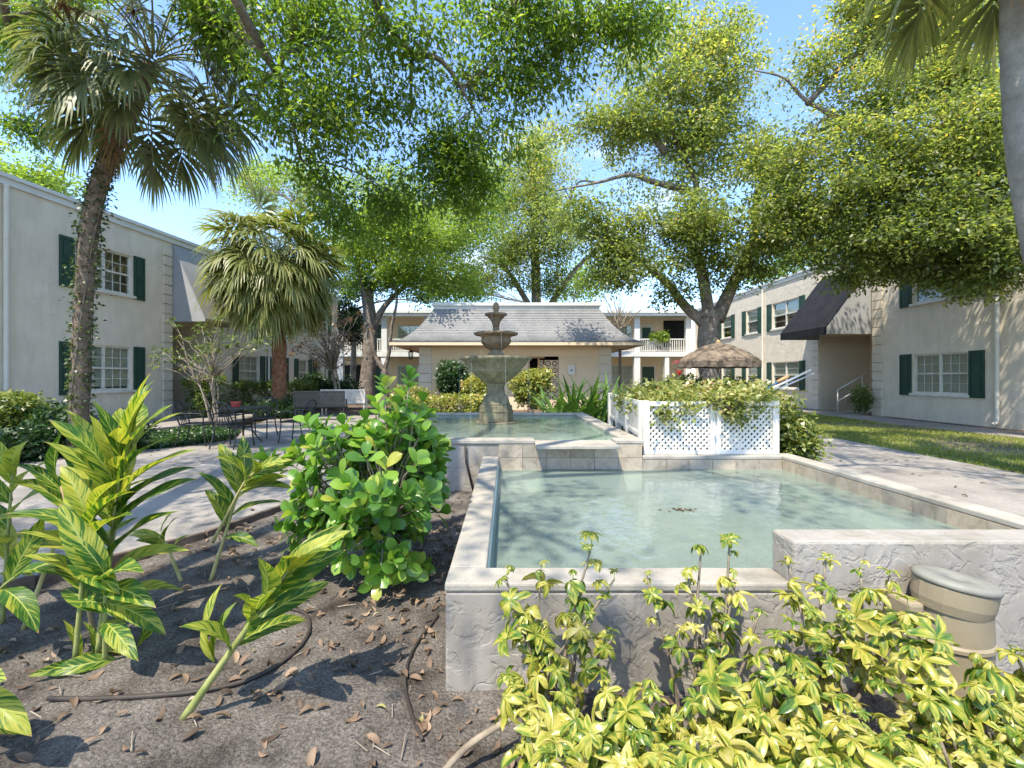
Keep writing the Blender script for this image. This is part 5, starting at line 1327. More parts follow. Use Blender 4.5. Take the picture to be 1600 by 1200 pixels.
# vine climbing the leaning palm
vp = thing('climbing_vine', 'small-leaved dark vine climbing the leaning palm trunk', 'vine', (-7.55, 7.8, 0.1))
C = []; AX = []
for i in range(1500):
    f = random.random()**1.1; k = min(len(p1s)-1, int(f*len(p1s)*0.72)); c = p1s[k]; r = p1r[k]
    a = random.uniform(0, 6.28); rr = r + abs(random.gauss(0, 0.05))*(1.4 if 0.35 < f < 0.85 else 0.7)
    C.append((c.x+rr*math.cos(a), c.y+rr*math.sin(a), c.z+random.uniform(-0.1, 0.1))); AX.append((math.cos(a), math.sin(a), random.uniform(-1, 0.2)))
V, Fq, rnd = leaf_cloud(np.array(C), np.array(AX)+rng.normal(size=(len(C), 3))*0.4, 0.07, 0.05, rng.random(len(C)))
foliage_part('foliage', V, Fq, rnd, LV['ivy'], vp)
mv = MB()
for k in range(3):
    a0 = k*2.1; mv.tube([p1s[i]+Vector((math.cos(a0+i*0.06), math.sin(a0+i*0.06), 0))*(p1r[i]+0.012) for i in range(0, int(len(p1s)*0.7), 3)], 0.010, 4)
mv.build('stem', MT['bark'], vp)

# ================================================================== SHRUBS AND HEDGES
def blob(u, v, Y, ru, rv, n, ry=None): return E(u, v, Y, ru, rv, n, ry)
g = lambda u, Y: at(u, 590, Y).x
ZB = 0.08
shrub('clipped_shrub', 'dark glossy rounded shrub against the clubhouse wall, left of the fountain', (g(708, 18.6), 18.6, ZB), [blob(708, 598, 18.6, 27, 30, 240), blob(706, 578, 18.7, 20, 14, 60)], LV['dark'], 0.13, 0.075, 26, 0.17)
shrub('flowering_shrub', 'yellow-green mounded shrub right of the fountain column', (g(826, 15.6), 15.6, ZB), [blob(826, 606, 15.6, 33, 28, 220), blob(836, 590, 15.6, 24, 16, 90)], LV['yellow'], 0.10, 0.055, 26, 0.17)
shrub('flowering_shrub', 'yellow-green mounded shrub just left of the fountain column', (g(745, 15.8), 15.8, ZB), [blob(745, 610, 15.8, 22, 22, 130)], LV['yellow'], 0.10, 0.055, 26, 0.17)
x0, x1 = g(655, 14.2), g(748, 14.2)
shrub('low_hedge', 'low golden hedge beyond the far rim of the upper pool', ((x0+x1)/2, 14.2, ZB), None, LV['yellow'], 0.10, 0.055, 22, 0.16, 12, 'hedge', box=(x0, x1, 13.8, 14.7, 0.12, 0.82, 210))
shrub('variegated_shrub', 'pink and cream leafed shrub left of the golden hedge near the quoins', (g(668, 16.5), 16.5, ZB), [blob(640, 618, 16.5, 34, 14, 100)], LV['vari'], 0.12, 0.06, 24, 0.2)
shrub('clipped_hedge', 'squared green hedge beside the left entry opening', (-10.35, 15.8, 0.12), None, LV['hedge'], 0.075, 0.045, 26, 0.12, 8, 'hedge', box=(-10.75, -10.1, 15.2, 16.2, 0.2, 1.42, 260))
shrub('clipped_hedge', 'long low sunlit hedge under the far windows of the left block', (-7.9, 18.9, 0.1), None, LV['hedge'], 0.085, 0.05, 26, 0.15, 14, 'hedge', box=(g(352, 18.8), g(480, 18.8), 18.4, 19.5, 0.2, 1.22, 420))
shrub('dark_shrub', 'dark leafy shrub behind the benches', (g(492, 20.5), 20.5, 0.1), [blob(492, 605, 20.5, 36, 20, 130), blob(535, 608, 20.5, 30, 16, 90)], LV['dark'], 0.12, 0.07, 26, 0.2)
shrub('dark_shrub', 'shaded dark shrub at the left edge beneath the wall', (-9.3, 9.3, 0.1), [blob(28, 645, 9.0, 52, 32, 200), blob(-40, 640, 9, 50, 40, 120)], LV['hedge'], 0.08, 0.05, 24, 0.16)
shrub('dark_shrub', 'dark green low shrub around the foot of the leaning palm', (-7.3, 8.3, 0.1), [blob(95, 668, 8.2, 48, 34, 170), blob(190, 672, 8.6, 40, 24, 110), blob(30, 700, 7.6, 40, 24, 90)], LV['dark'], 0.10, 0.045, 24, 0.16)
shrub('grassy_clump', 'tufted grassy clump round the base of the short fan palm', (g(437, 16), 15.9, 0.1), [blob(430, 640, 15.7, 42, 14, 110), blob(470, 634, 16.2, 24, 12, 50)], LV['dark'], 0.30, 0.03, 18, 0.16, hang=-0.8)
shrub('entry_shrub', 'narrow green shrub at the foot of the stair rail under the dark awning', (13.35, 17.0, 0.1), [(13.35, 17.15, 0.75, 0.28, 0.3, 0.6, 70)], LV['hedge'], 0.09, 0.05, 24, 0.13)
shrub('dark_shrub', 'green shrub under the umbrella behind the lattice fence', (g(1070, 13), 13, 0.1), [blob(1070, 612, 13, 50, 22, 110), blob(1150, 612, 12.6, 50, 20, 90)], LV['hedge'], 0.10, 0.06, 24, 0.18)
# vine and hedge that spills over the lattice fence
shrub('flowering_vine', 'cream and green vine spilling over the white lattice fence', (3.0, 7.0, 0.1),
      [(2.6, 6.7, 1.18, 0.95, 0.7, 0.22, 230), (3.35, 6.6, 1.05, 0.62, 0.7, 0.36, 180), (2.2, 7.4, 1.15, 0.4, 0.8, 0.18, 70), (3.85, 6.5, 0.75, 0.40, 0.55, 0.48, 170), (4.05, 6.3, 0.62, 0.26, 0.35, 0.34, 60), (2.75, 5.84, 1.19, 0.75, 0.07, 0.06, 44), (2.6, 6.5, 0.75, 0.75, 0.45, 0.35, 110), (3.9, 6.0, 0.30, 0.22, 0.25, 0.2, 12), (2.0, 6.2, 1.15, 0.15, 0.4, 0.10, 22), (2.95, 5.79, 1.03, 0.28, 0.02, 0.12, 7), (2.1, 5.79, 1.05, 0.25, 0.02, 0.10, 6)],
      LV['vari'], 0.075, 0.042, 24, 0.13, 26, 'vine', gap=-0.7)
# red cordyline
ti = thing('cordyline_plant', 'red cordyline beside the oak trunk, left of the umbrella', 'plant', (g(1061, 13.6), 13.6, 0.1))
MB().tube([(g(1061, 13.6), 13.6, 0.1), (g(1060, 13.6), 13.6, 1.1), (g(1061, 13.6), 13.6, 1.95)], 0.016, 6).build('stem', MT['twig'], ti)
bl = [blade_mesh('leaf', 0.36, lambda t: 0.05*math.sin(math.pi*min(1, t*0.93+0.05))**0.8, (0.7, -0.5), 5, 2)]
ml = np_mesh('leaf', bl[0][0], bl[0][1], np.full(len(bl[0][1]), 0.6), bl[0][2])
for k in range(20):
    a = k*2.4; el = random.uniform(-0.3, 0.9); zc = (1.9, 1.55, 1.25)[k % 3]
    link('leaf', ml, ti, LV['ti'], leaf_matrix((0, 0, zc-0.1), (math.cos(a)*math.cos(el), math.sin(a)*math.cos(el), math.sin(el)), (0, 0, 1), random.uniform(0.7, 1.1)))

# strap-leaved clump behind the upper pool
def strap_plant(label, x, y, z, n, Lm, spread):
    t = thing('strap_leaf_plant', label, 'plant', (x, y, z))
    var = []
    for k in range(6):
        V, Fq, UV = blade_mesh('leaf', 1.0, lambda t: 0.036*(1-t**3)*(0.55+0.9*min(1, t*3)*0.6), (random.uniform(0.0, 0.15), random.uniform(-1.1, -0.1)), 8, 2, 0.35, 0.0, random.uniform(-0.5, 0.5))
        me = np_mesh('leaf', V, Fq, None, UV); var.append(me)
    for i in range(n):
        a = random.uniform(0, 6.28); el = random.uniform(0.75, 1.45); r = spread*math.sqrt(random.random())
        b = random.uniform(0, 6.28)
        link('leaf', var[i % 6], t, LV['strap'], leaf_matrix((r*math.cos(b)*1.3, r*math.sin(b)*0.6, 0.02), (math.cos(a)*math.cos(el), math.sin(a)*math.cos(el), math.sin(el)), (math.cos(a)*-math.sin(el), math.sin(a)*-math.sin(el), math.cos(el)), Lm*random.uniform(0.75, 1.15)))
    return t
strap_plant('large clump of glossy strap leaves behind the right corner of the upper pool', 2.05, 11.6, 0.08, 130, 1.62, 0.85)
strap_plant('small strap-leaved clump by the far left corner of the upper pool', -2.5, 13.2, 0.08, 20, 0.6, 0.3)
# potted plant up on the balcony
pb = thing('balcony_plant', 'bright green plant on the right upper balcony', 'plant', (11.3, 33.9, 3.42))
MB().lathe([(0.16, 3.42), (0.22, 3.85), (0.2, 3.85)], (11.3, 33.9, 0), 12).build('pot', MT['umbrella'], pb)
P, _ = crown_points([(11.3, 33.7, 4.5, 0.75, 0.4, 0.4, 60)], -0.8, 2)
V, Fq, rnd = make_leaves(P, 20, 0.25, 0.16, 0.08, 0.3); foliage_part('foliage', V, Fq, rnd, LV['pale'], pb)

# small trees on the left: bare-stemmed one by the patio, browned one by the benches
def stem_tree(name, label, x, y, z, tips, leafmat, L, W, per, cr, stems, r=0.03):
    t = thing(name, label, 'tree', (x, y, z))
    for s_ in range(stems):
        grp = tips[s_::stems]
        m0 = Vector((0, 0, 0))
        for p in grp: m0 += Vector(p)
        m0 /= len(grp)
        st = Vector((x+random.uniform(-0.12, 0.12), y+random.uniform(-0.1, 0.1), z))
        fork = st.lerp(m0, 0.6) + Vector((random.uniform(-0.1, 0.1), 0, 0))
        MB().tube(smooth_path(bend(st, fork, 0.04, 4, 0.05), 3), [r*(1-0.045*i) for i in range(10)], 6).build('stem', MT['twig'], t, smooth=True)
        mb = MB()
        for p in grp: mb.tube(bend(fork, p, 0.06, 5, 0.06), [r*0.55, r*0.45, r*0.35, r*0.25, r*0.12], 5)
        mb.build('branches', MT['twig'], t, smooth=True)['kind'] = 'stuff'
    V, Fq, rnd = make_leaves(np.array([tuple(p) for p in tips]), per, cr, L, W, 0.3); foliage_part('foliage', V, Fq, rnd, leafmat, t)
tips = [at(random.gauss(330, 42), random.gauss(540, 22), 13.4+random.uniform(-0.8, 0.8)) for _ in range(46)] + [at(random.uniform(245, 290), random.uniform(540, 575), 13.2) for _ in range(6)]
stem_tree('ornamental_tree', 'bare-stemmed small tree with sparse leaves beside the left entry', g(335, 13.4), 13.4, 0.1, tips, LV['hedge'], 0.13, 0.05, 16, 0.16, 7)
tips = [at(random.gauss(520, 30), random.gauss(535, 22), 19.3+random.uniform(-0.8, 0.8)) for _ in range(60)] + [at(random.gauss(470, 16), random.gauss(540, 12), 19.3) for _ in range(10)]
stem_tree('ornamental_tree', 'small tree with dry brown leaves behind the benches', g(530, 19.5), 19.5, 0.1, tips, LV['brown'], 0.13, 0.07, 12, 0.24, 5, 0.045)

# ================================================================== GROUND COVER, LAWN, LITTER
def stuff_leaves(name, label, cat, P, ax, L, W, rnd, mat, up=None):
    V, Fq, r_ = leaf_cloud(P, ax, L, W, rnd, up)
    o = link(name, np_mesh(name, V, Fq, r_), None, mat)
    return tag(o, label, cat, kind='stuff')
def litter(name, label, P, L, rnd, flat=0.25):
    var = []
    for k in range(6):
        V, Fq, UV = blade_mesh('leaf', 1.0, lambda t: 0.2*math.sin(math.pi*min(1, 0.03+t*0.97))**0.8, (random.uniform(0.1, 0.7), random.uniform(-1.0, -0.1)), 5, 2, random.uniform(0.1, 0.9), 0.1, random.uniform(-0.7, 0.7))
        var.append((V - V.mean(0), Fq))
    VV = []; FF = []; RR = []; n = 0
    for i in range(len(P)):
        V, Fq = var[i % 6]; a = rng.random()*6.283
        M = np.array(leaf_matrix(P[i], (math.cos(a), math.sin(a), rng.normal()*flat), (rng.normal()*flat, rng.normal()*flat, 1 if rng.random() < 0.6 else -1), L[i]))
        VV.append(V @ M[:3, :3].T + M[:3, 3]); FF.append(Fq+n); n += len(V); RR.append(np.full(len(Fq), rnd[i]))
    o = link(name, np_mesh(name, np.concatenate(VV), np.concatenate(FF), np.clip(np.concatenate(RR), 0, 1), None, True), None, LV['litter'])
    return tag(o, label, 'leaf litter', kind='stuff')
def in_poly(x, y, poly):
    ins = np.zeros(len(x), bool); n = len(poly); j = n-1
    for i in range(n):
        xi, yi = poly[i]; xj, yj = poly[j]
        c = ((yi > y) != (yj > y)) & (x < (xj-xi)*(y-yi)/(yj-yi+1e-12)+xi); ins ^= c; j = i
    return ins
def scatter(poly, n):
    a = np.array(poly); lo, hi = a.min(0), a.max(0)
    x = rng.uniform(lo[0], hi[0], n*2); y = rng.uniform(lo[1], hi[1], n*2); k = in_poly(x, y, poly)
    return x[k][:n], y[k][:n]
x, y = scatter([(-8.2, 7.75), (-7.3, 8.6), (-6.65, 9.3), (-6.2, 10.3), (-6.9, 11.8), (-8.6, 12.0), (-9.6, 11.2), (-9.4, 8.5)], 16000)
P = np.stack([x, y, 0.1+rng.random(len(x))*0.2*(0.6+0.4*np.sin(3*x)*np.sin(2.3*y))], 1)
stuff_leaves('ground_cover', 'dark green ground cover between the patio and the left path', 'ground cover', P, rng.normal(size=P.shape)+np.array([0, 0, 0.2]), 0.075, 0.045, 0.4+0.22*rng.normal(size=len(x)), LV['cover'])
x, y = scatter([(7.5, 2), (11.9, 2), (12.05, 8.0), (11.7, 14.5), (12.2, 21), (7.4, 21), (7.25, 14.0), (7.66, 11.0), (7.55, 6.5)], 75000)
dry = lump(np.stack([x, y, x*0], 1), 0.8) + 0.3*lump(np.stack([x, y, x*0], 1), 3.1)
keep = dry + 0.35*rng.normal(size=len(x)) < 0.45
x, y, dry = x[keep], y[keep], dry[keep]
P = np.stack([x, y, np.full(len(x), ZP-0.005)], 1)
stuff_leaves('grass', 'patchy sunlit lawn in front of the right block', 'grass', P, rng.normal(size=P.shape)*0.6+np.array([0, 0, 1.0]), 0.06+0.05*rng.random(len(x)), 0.013, 0.42+0.3*dry+0.18*rng.normal(size=len(x)), LV['grass'])
# fallen leaves over the bed and, thinner, over the paving
NL = 11000
x = rng.uniform(-4.2, 4.2, NL); y = rng.uniform(0.9, 6.0, NL)
inside = (x > LX0-0.01) & (y > LY0-0.03)
dens = 0.13 + 0.75*np.exp(-((x+0.75)**2/0.35+(y-3.7)**2/1.2)) + 0.5*np.exp(-((y-1.95)/0.16)**2)*(x > -0.4) + 0.25*(lump(np.stack([x, y, x*0], 1), 1.8) > 0.2)
edge = in_poly(x, y, left_poly)
keep = ~inside & ~edge & (rng.random(NL) < dens) & (x < 3.2)
x, y = x[keep], y[keep]
z = np.array([bed_height(a, b) for a, b in zip(x, y)]) + 0.008 + 0.012*rng.random(len(x))
litter('fallen_leaves', 'brown fallen leaves scattered over the bare bed', np.stack([x, y, z], 1), 0.035+0.05*rng.random(len(x)), 0.42+0.25*rng.normal(size=len(x)))
mb = MB()
for i in range(160):
    a = random.uniform(-2.9, 1.4); b = random.uniform(1.5, 4.5)
    if a > -0.33 and b > 2.1: continue
    if a < -2.4: continue
    an = random.uniform(0, 6.28); l = random.uniform(0.03, 0.12); zz_ = bed_height(a, b)+0.008
    mb.tube([(a, b, zz_), (a+l*math.cos(an), b+l*math.sin(an), zz_+random.uniform(0, 0.02))], 0.0025, 4)
tag(link('fallen_twigs', mb.mesh('fallen_twigs'), None, MT['twig']), 'thin dry twigs lying on the bare bed', 'twigs', kind='stuff')
x = np.concatenate([rng.uniform(-7, -2.5, 120), rng.uniform(3.8, 7.4, 60)]); y = np.concatenate([rng.uniform(3, 14, 120), rng.uniform(3, 12, 60)])
k = np.concatenate([in_poly(x[:120], y[:120], left_poly), np.ones(60, bool)]); x, y = x[k], y[k]
litter('paving_litter', 'few dry leaves lying on the concrete paving', np.stack([x, y, np.full(len(x), ZP+0.012)], 1), np.full(len(x), 0.07), rng.random(len(x)), 0.1)
fl_p = at(1070, 798, 1); 
fx_, fy_ = 1.52, 3.95
C = np.stack([fx_+rng.normal(size=26)*0.055, fy_+rng.normal(size=26)*0.03, np.full(26, WZ1+0.004)+0.006*rng.random(26)], 1)
ax = rng.normal(size=(26, 3)); ax[:, 2] = 0
stuff_leaves('floating_debris', 'small brown clump of leaves floating in the lower pool', 'debris', C, ax, 0.045, 0.02, rng.random(26)*0.4, LV['litter'], np.tile([0, 0, 1.0], (26, 1)))

# ================================================================== FOREGROUND PLANTS
# ---- variegated ginger
def ginger_mat():
    m, nt, b = new_mat('variegated_ginger_leaf')
    uv = N(nt, 'ShaderNodeUVMap').outputs['UV']
    sp = N(nt, 'ShaderNodeSeparateXYZ'); nt.links.new(uv, sp.inputs[0])
    oi = N(nt, 'ShaderNodeObjectInfo')
    def math_(op, a, b_=None):
        n = N(nt, 'ShaderNodeMath', operation=op)
        for i, s in enumerate((a, b_)):
            if s is None: continue
            if hasattr(s, 'node'): nt.links.new(s, n.inputs[i])
            else: n.inputs[i].default_value = s
        return n.outputs[0]
    ac = math_('ABSOLUTE', math_('SUBTRACT', sp.outputs['X'], 0.5))
    q = math_('SUBTRACT', sp.outputs['Y'], math_('MULTIPLY', ac, 0.42))          # along the slanting veins
    cb = N(nt, 'ShaderNodeCombineXYZ')
    side = math_('GREATER_THAN', sp.outputs['X'], 0.5)
    nt.links.new(math_('MULTIPLY', q, 17.0), cb.inputs[0]); nt.links.new(math_('ADD', math_('MULTIPLY', side, 7.3), math_('MULTIPLY', oi.outputs['Random'], 60.0)), cb.inputs[1]); nt.links.new(math_('MULTIPLY', ac, 1.2), cb.inputs[2])
    f = noise(nt, cb.outputs[0], 1.0, 4, 0.65)
    f2 = math_('ADD', f, math_('MULTIPLY', math_('SUBTRACT', oi.outputs['Random'], 0.5), 0.16))
    c = ramp(nt, f2, [(0.36, (0.03, 0.10, 0.015)), (0.47, (0.075, 0.17, 0.022)), (0.525, (0.32, 0.36, 0.045)), (0.7, (0.52, 0.48, 0.09))])
    mid = math_('LESS_THAN', ac, 0.028)
    c = mixc(nt, mid, c, (0.40, 0.46, 0.12))
    # dry tip
    tp = math_('MULTIPLY', math_('GREATER_THAN', math_('ADD', sp.outputs['Y'], math_('MULTIPLY', f, 0.12)), 1.03), 1.0)
    c = mixc(nt, tp, c, (0.42, 0.27, 0.10))
    finish_leaf(nt, b, c, 0.40, 0.35, 0.4, 1.4)
    vn = N(nt, 'ShaderNodeTexWave'); vn.inputs['Scale'].default_value = 1.0
    cb2 = N(nt, 'ShaderNodeCombineXYZ'); nt.links.new(math_('MULTIPLY', q, 14.0), cb2.inputs[0]); nt.links.new(cb2.outputs[0], vn.inputs['Vector'])
    bump(nt, b, vn.outputs['Fac'], 0.25, 0.004)
    return m
GM = ginger_mat()
MT['gstem'] = surf('ginger_stem', [(0.3, (0.16, 0.20, 0.05)), (0.7, (0.36, 0.36, 0.13))], 9, 0.5, 0.3)
MT['gstem_y'] = surf('ginger_stem_yellow', [(0.3, (0.40, 0.36, 0.13)), (0.7, (0.55, 0.49, 0.24))], 9, 0.5, 0.3)
MT['sheath'] = surf('dry_sheath', [(0.3, (0.26, 0.17, 0.09)), (0.7, (0.45, 0.33, 0.20))], 9, 0.8, 0.2)
gshape = lambda t: 0.140*math.sin(math.pi*min(1.0, 0.03+t*0.97)**0.85)**0.85 * (1 if t < 0.97 else 0.5)
GV = []
for k in range(9):
    V, Fq, UV = blade_mesh('leaf', 1.0, gshape, (random.uniform(0.15, 0.4), random.uniform(-1.0, -0.25)), 14, 6, random.uniform(0.12, 0.4), random.uniform(0.05, 0.16), random.uniform(-0.35, 0.35))
    GV.append(np_mesh('leaf', V, Fq, None, UV, True)); GV[-1].materials.append(GM)

def ginger_stem(parent, base, tip, nleaf, L, start=0.3, bow=0.05, r=0.013, plane=None, mat=None, lmax=1.0, spread=0.9):
    """one cane with leaves in two ranks, longest in the middle, one furled at the tip"""
    b, t = Vector(base), Vector(tip)
    po = origin_of(parent)
    pts = smooth_path([b, b.lerp(t, 0.35)+Vector((0, 0, bow*0.5)), b.lerp(t, 0.7)+Vector((0, 0, bow)), t], 4)
    MB().tube(pts, [r*(1-0.05*i) for i in range(len(pts))], 8).build('stem', mat or MT['gstem'], parent, smooth=True)
    ax0 = (t-b).normalized()
    pl = Vector(plane) if plane else ax0.cross(Vector((0, 1, 0.3)))
    pl = (pl - ax0*pl.dot(ax0)).normalized()
    for i in range(nleaf):
        f = start + (1-start)*(i/(max(1, nleaf-1)))
        k = f*(len(pts)-1); j = min(int(k), len(pts)-2); p = pts[j].lerp(pts[j+1], k-j)
        ax = (pts[j+1]-pts[j]).normalized()
        sg = 1 if i % 2 == 0 else -1
        op = spread*(1.15-0.75*(f-start)/(1-start+1e-6)) * random.uniform(0.8, 1.2)
        d = (ax*math.cos(op) + pl*sg*math.sin(op) + Vector((random.gauss(0, 0.14), random.gauss(0, 0.14), random.gauss(0, 0.1)))).normalized()
        s = L*(0.62+0.38*math.sin(math.pi*min(1, 0.15+0.75*(f-start)/(1-start+1e-6))))*random.uniform(0.85, 1.1)
        nrm = (ax*1.0 - pl*sg*0.2 + Vector((random.gauss(0, 0.25), -0.35, 0.35)))
        link('leaf', GV[random.randrange(len(GV))], parent, None, leaf_matrix(p-po, d, nrm, s))

def bedp(u, v):
    Y = 711*1.47/(v-590); return Vector(((u-792)*Y/711, Y, 0.0))
gb = Vector((-2.2, 2.42, 0.0))
g1 = thing('ginger_plant', 'largest variegated ginger with striped upright leaves at the left', 'plant', gb)
ginger_stem(g1, gb+Vector((0.02, 0, 0)), at(192, 715, 2.42), 17, 0.50, 0.26, plane=(1, 0.25, 0.1), spread=0.85)
ginger_stem(g1, gb+Vector((-0.03, 0.05, 0)), at(205, 675, 2.55), 10, 0.47, 0.5, plane=(0.8, -0.6, 0.1), spread=0.7)
ginger_stem(g1, gb+Vector((-0.06, -0.04, 0)), at(140, 800, 2.35), 9, 0.46, 0.35, plane=(1, -0.4, 0), spread=1.1)
ginger_stem(g1, gb+Vector((0.09, -0.03, 0)), at(165, 900, 2.25), 8, 0.46, 0.40, plane=(1, -0.5, 0), spread=1.4)
ginger_stem(g1, gb+Vector((-0.05, 0.08, 0)), at(95, 760, 2.6), 9, 0.48, 0.45, plane=(1, 0.3, 0), spread=1.0)
for k in range(7):
    a = random.uniform(0, 6.28); p = gb + Vector((random.uniform(-0.12, 0.16), random.uniform(-0.1, 0.1), 0.01))
    link('dry_sheath', GV[k], g1, None, leaf_matrix(p-gb, (math.cos(a)*0.5, math.sin(a)*0.4, 0.8 if k < 4 else 0.08), (1, 0, 0.4), random.uniform(0.18, 0.3)))
    o = g1.children[-1]; 
    o.material_slots[0].link = 'OBJECT'; o.material_slots[0].material = MT['sheath']
gb2 = Vector((-3.05, 2.75, 0.0))
g2 = thing('ginger_plant', 'variegated ginger cut off by the left edge of the view', 'plant', gb2)
ginger_stem(g2, gb2, at(20, 740, 2.7), 9, 0.48, 0.3, plane=(1, -0.3, 0.1), spread=1.2)
ginger_stem(g2, gb2+Vector((0.18, -0.05, 0)), at(150, 690, 2.9), 5, 0.40, 0.6, plane=(1, 0.2, 0), mat=MT['gstem_y'], spread=0.9)
ginger_stem(g2, gb2+Vector((0.1, -0.3, 0)), at(25, 900, 2.4), 5, 0.42, 0.4, plane=(1, -0.4, 0), spread=1.3)
gb3 = bedp(285, 1115)
g3 = thing('ginger_plant', 'leaning yellow-green ginger stalk in the middle of the bare bed', 'plant', gb3)
ginger_stem(g3, gb3, at(450, 890, 2.0), 12, 0.42, 0.42, bow=0.0, r=0.019, plane=(0.3, -0.5, 0.9), spread=0.75)
for dv, s in (((0.10, 0.1, 1.0), 0.26), ((-0.15, 0.0, 1.0), 0.34)):
    link('leaf', GV[2], g3, None, leaf_matrix(Vector((0.12, 0.03, 0.24)), dv, (-0.6, -0.8, 0.2), s))
gb4 = bedp(328, 905)
g4 = thing('ginger_plant', 'slim ginger with pale yellow cane near the timber edging', 'plant', gb4)
ginger_stem(g4, gb4, at(385, 745, 3.3), 9, 0.43, 0.38, plane=(1, -0.15, 0.2), mat=MT['gstem_y'], spread=1.0, r=0.015)
ginger_stem(g4, gb4+Vector((0.02, 0, 0.3)), at(400, 735, 3.2), 5, 0.40, 0.6, plane=(1, 0.5, 0.2), mat=MT['gstem_y'], spread=0.8)
gb5 = bedp(285, 905)
g5 = thing('ginger_plant', 'small bent ginger shoot between the tall ginger and the slim one', 'plant', gb5)
ginger_stem(g5, gb5, at(248, 838, 3.25), 6, 0.26, 0.5, plane=(1, 0, 0.2), mat=MT['gstem_y'], spread=1.1)
gb6 = Vector((-2.12, 1.72, 0.0))
g6 = thing('ginger_plant', 'low striped ginger leaves at the lower left corner', 'plant', gb6)
ginger_stem(g6, gb6, (-2.0, 1.7, 0.36), 5, 0.36, 0.5, plane=(1, -0.2, -0.1), spread=1.4)

# ---- round-leaved clusia bush
def place_leaves(parent, variants, mats, mat, keep=300, name='leaf'):
    """the leaves nearest the viewer one by one, the rest behind them as one part"""
    po = origin_of(parent)
    sc = sorted(range(len(mats)), key=lambda i: (mats[i].translation+po).y - 0.25*(mats[i].translation+po).z)
    for i in sc[:keep]:
        link(name, variants[i % len(variants)], parent, mat, mats[i])
    if len(sc) > keep:
        V = []; Fq = []; n = 0; rn = []; UV = []
        for i in sc[keep:]:
            me = variants[i % len(variants)]
            co = np.empty(len(me.vertices)*3, np.float32); me.vertices.foreach_get('co', co); co = co.reshape(-1, 3)
            M = np.array(mats[i])
            V.append(co @ M[:3, :3].T + M[:3, 3]); f = np.array([tuple(p.vertices) for p in me.polygons]); Fq.append(f+n); n += len(co)
            rn.append(np.full(len(f), random.random()))
        o = link('inner_leaves', np_mesh('inner_leaves', np.concatenate(V), np.concatenate(Fq), np.concatenate(rn), None, True), parent, mat); o['kind'] = 'stuff'

def clusia_mat():
    m, nt, b = new_mat('clusia_leaf')
    o = N(nt, 'ShaderNodeObjectInfo'); a = N(nt, 'ShaderNodeAttribute', attribute_name='rnd')
    s = N(nt, 'ShaderNodeMath', operation='ADD'); nt.links.new(o.outputs['Random'], s.inputs[0]); nt.links.new(a.outputs['Fac'], s.inputs[1])
    fr_ = N(nt, 'ShaderNodeMath', operation='FRACT'); nt.links.new(s.outputs[0], fr_.inputs[0])
    c = ramp(nt, fr_.outputs[0], [(0.0, (0.06, 0.15, 0.025)), (0.55, (0.13, 0.27, 0.04)), (0.9, (0.26, 0.40, 0.06)), (1.0, (0.42, 0.40, 0.07))])
    finish_leaf(nt, b, c, 0.36, 0.28, 0.5, 1.7)
    return m
CM = clusia_mat()
cshape = lambda t: 0.30*(math.sin(math.pi*min(1, 0.02+t*0.98)**1.55)**0.62)
CV = []
for k in range(6):
    V, Fq, UV = blade_mesh('leaf', 1.0, cshape, (random.uniform(0.1, 0.5), random.uniform(-0.5, 0.1)), 7, 4, random.uniform(0.05, 0.3), 0.0, random.uniform(-0.15, 0.15))
    CV.append(np_mesh('leaf', V, Fq, np.zeros(len(Fq)), UV, True)); CV[-1].materials.append(CM)
cb_ = Vector((-0.95, 3.4, 0.02))
cl = thing('clusia_bush', 'dense bush of thick rounded bright green leaves beside the lower pool', 'shrub', cb_)
tipsC = []
for i in range(360):
    d = unit(rng.normal(size=3)); d[2] = d[2]*0.9+0.12
    r = rng.random()**0.33
    k_ = 0.86 + 0.34*float(lump(d[None]*3.1, 1.0, 0.6)[0]) + (0.22 if rng.random() < 0.10 else 0)
    p = np.array([-0.97, 3.42, 0.74]) + d*r*np.array([0.74, 0.60, 0.70])*k_
    if p[2] > 1.15: p[0] = -0.88 + (p[0]+0.97)*0.72
    if p[2] < 0.4: p[0] = -0.9 + (p[0]+0.9)*0.8
    if p[0] > -0.50: p[0] = -0.50 - 0.12*rng.random()
    if p[2] < 0.12 or (p[0] > -0.34 and p[2] < 0.62): continue
    tipsC.append(Vector(p))
for i in range(16): tipsC.append(Vector((random.gauss(-0.82, 0.12), random.gauss(3.05, 0.1), random.uniform(0.14, 0.36))))
for i in range(12): tipsC.append(Vector((random.gauss(-1.35, 0.12), random.gauss(3.3, 0.12), random.uniform(0.2, 0.5))))
mats = []
stm = MB()
bases = [cb_ + Vector((random.uniform(-0.2, 0.2), random.uniform(-0.15, 0.15), 0)) for _ in range(6)]
forks = [b.lerp(Vector((-0.95, 3.45, 0.9)), 0.45) + Vector((random.uniform(-0.25, 0.25), random.uniform(-0.2, 0.2), 0)) for b in bases]
for b, f in zip(bases, forks): MB().tube(bend(b, f, 0.03, 4, 0.05), [0.016, 0.015, 0.013, 0.011], 6).build('stem', MT['twig'], cl, smooth=True)
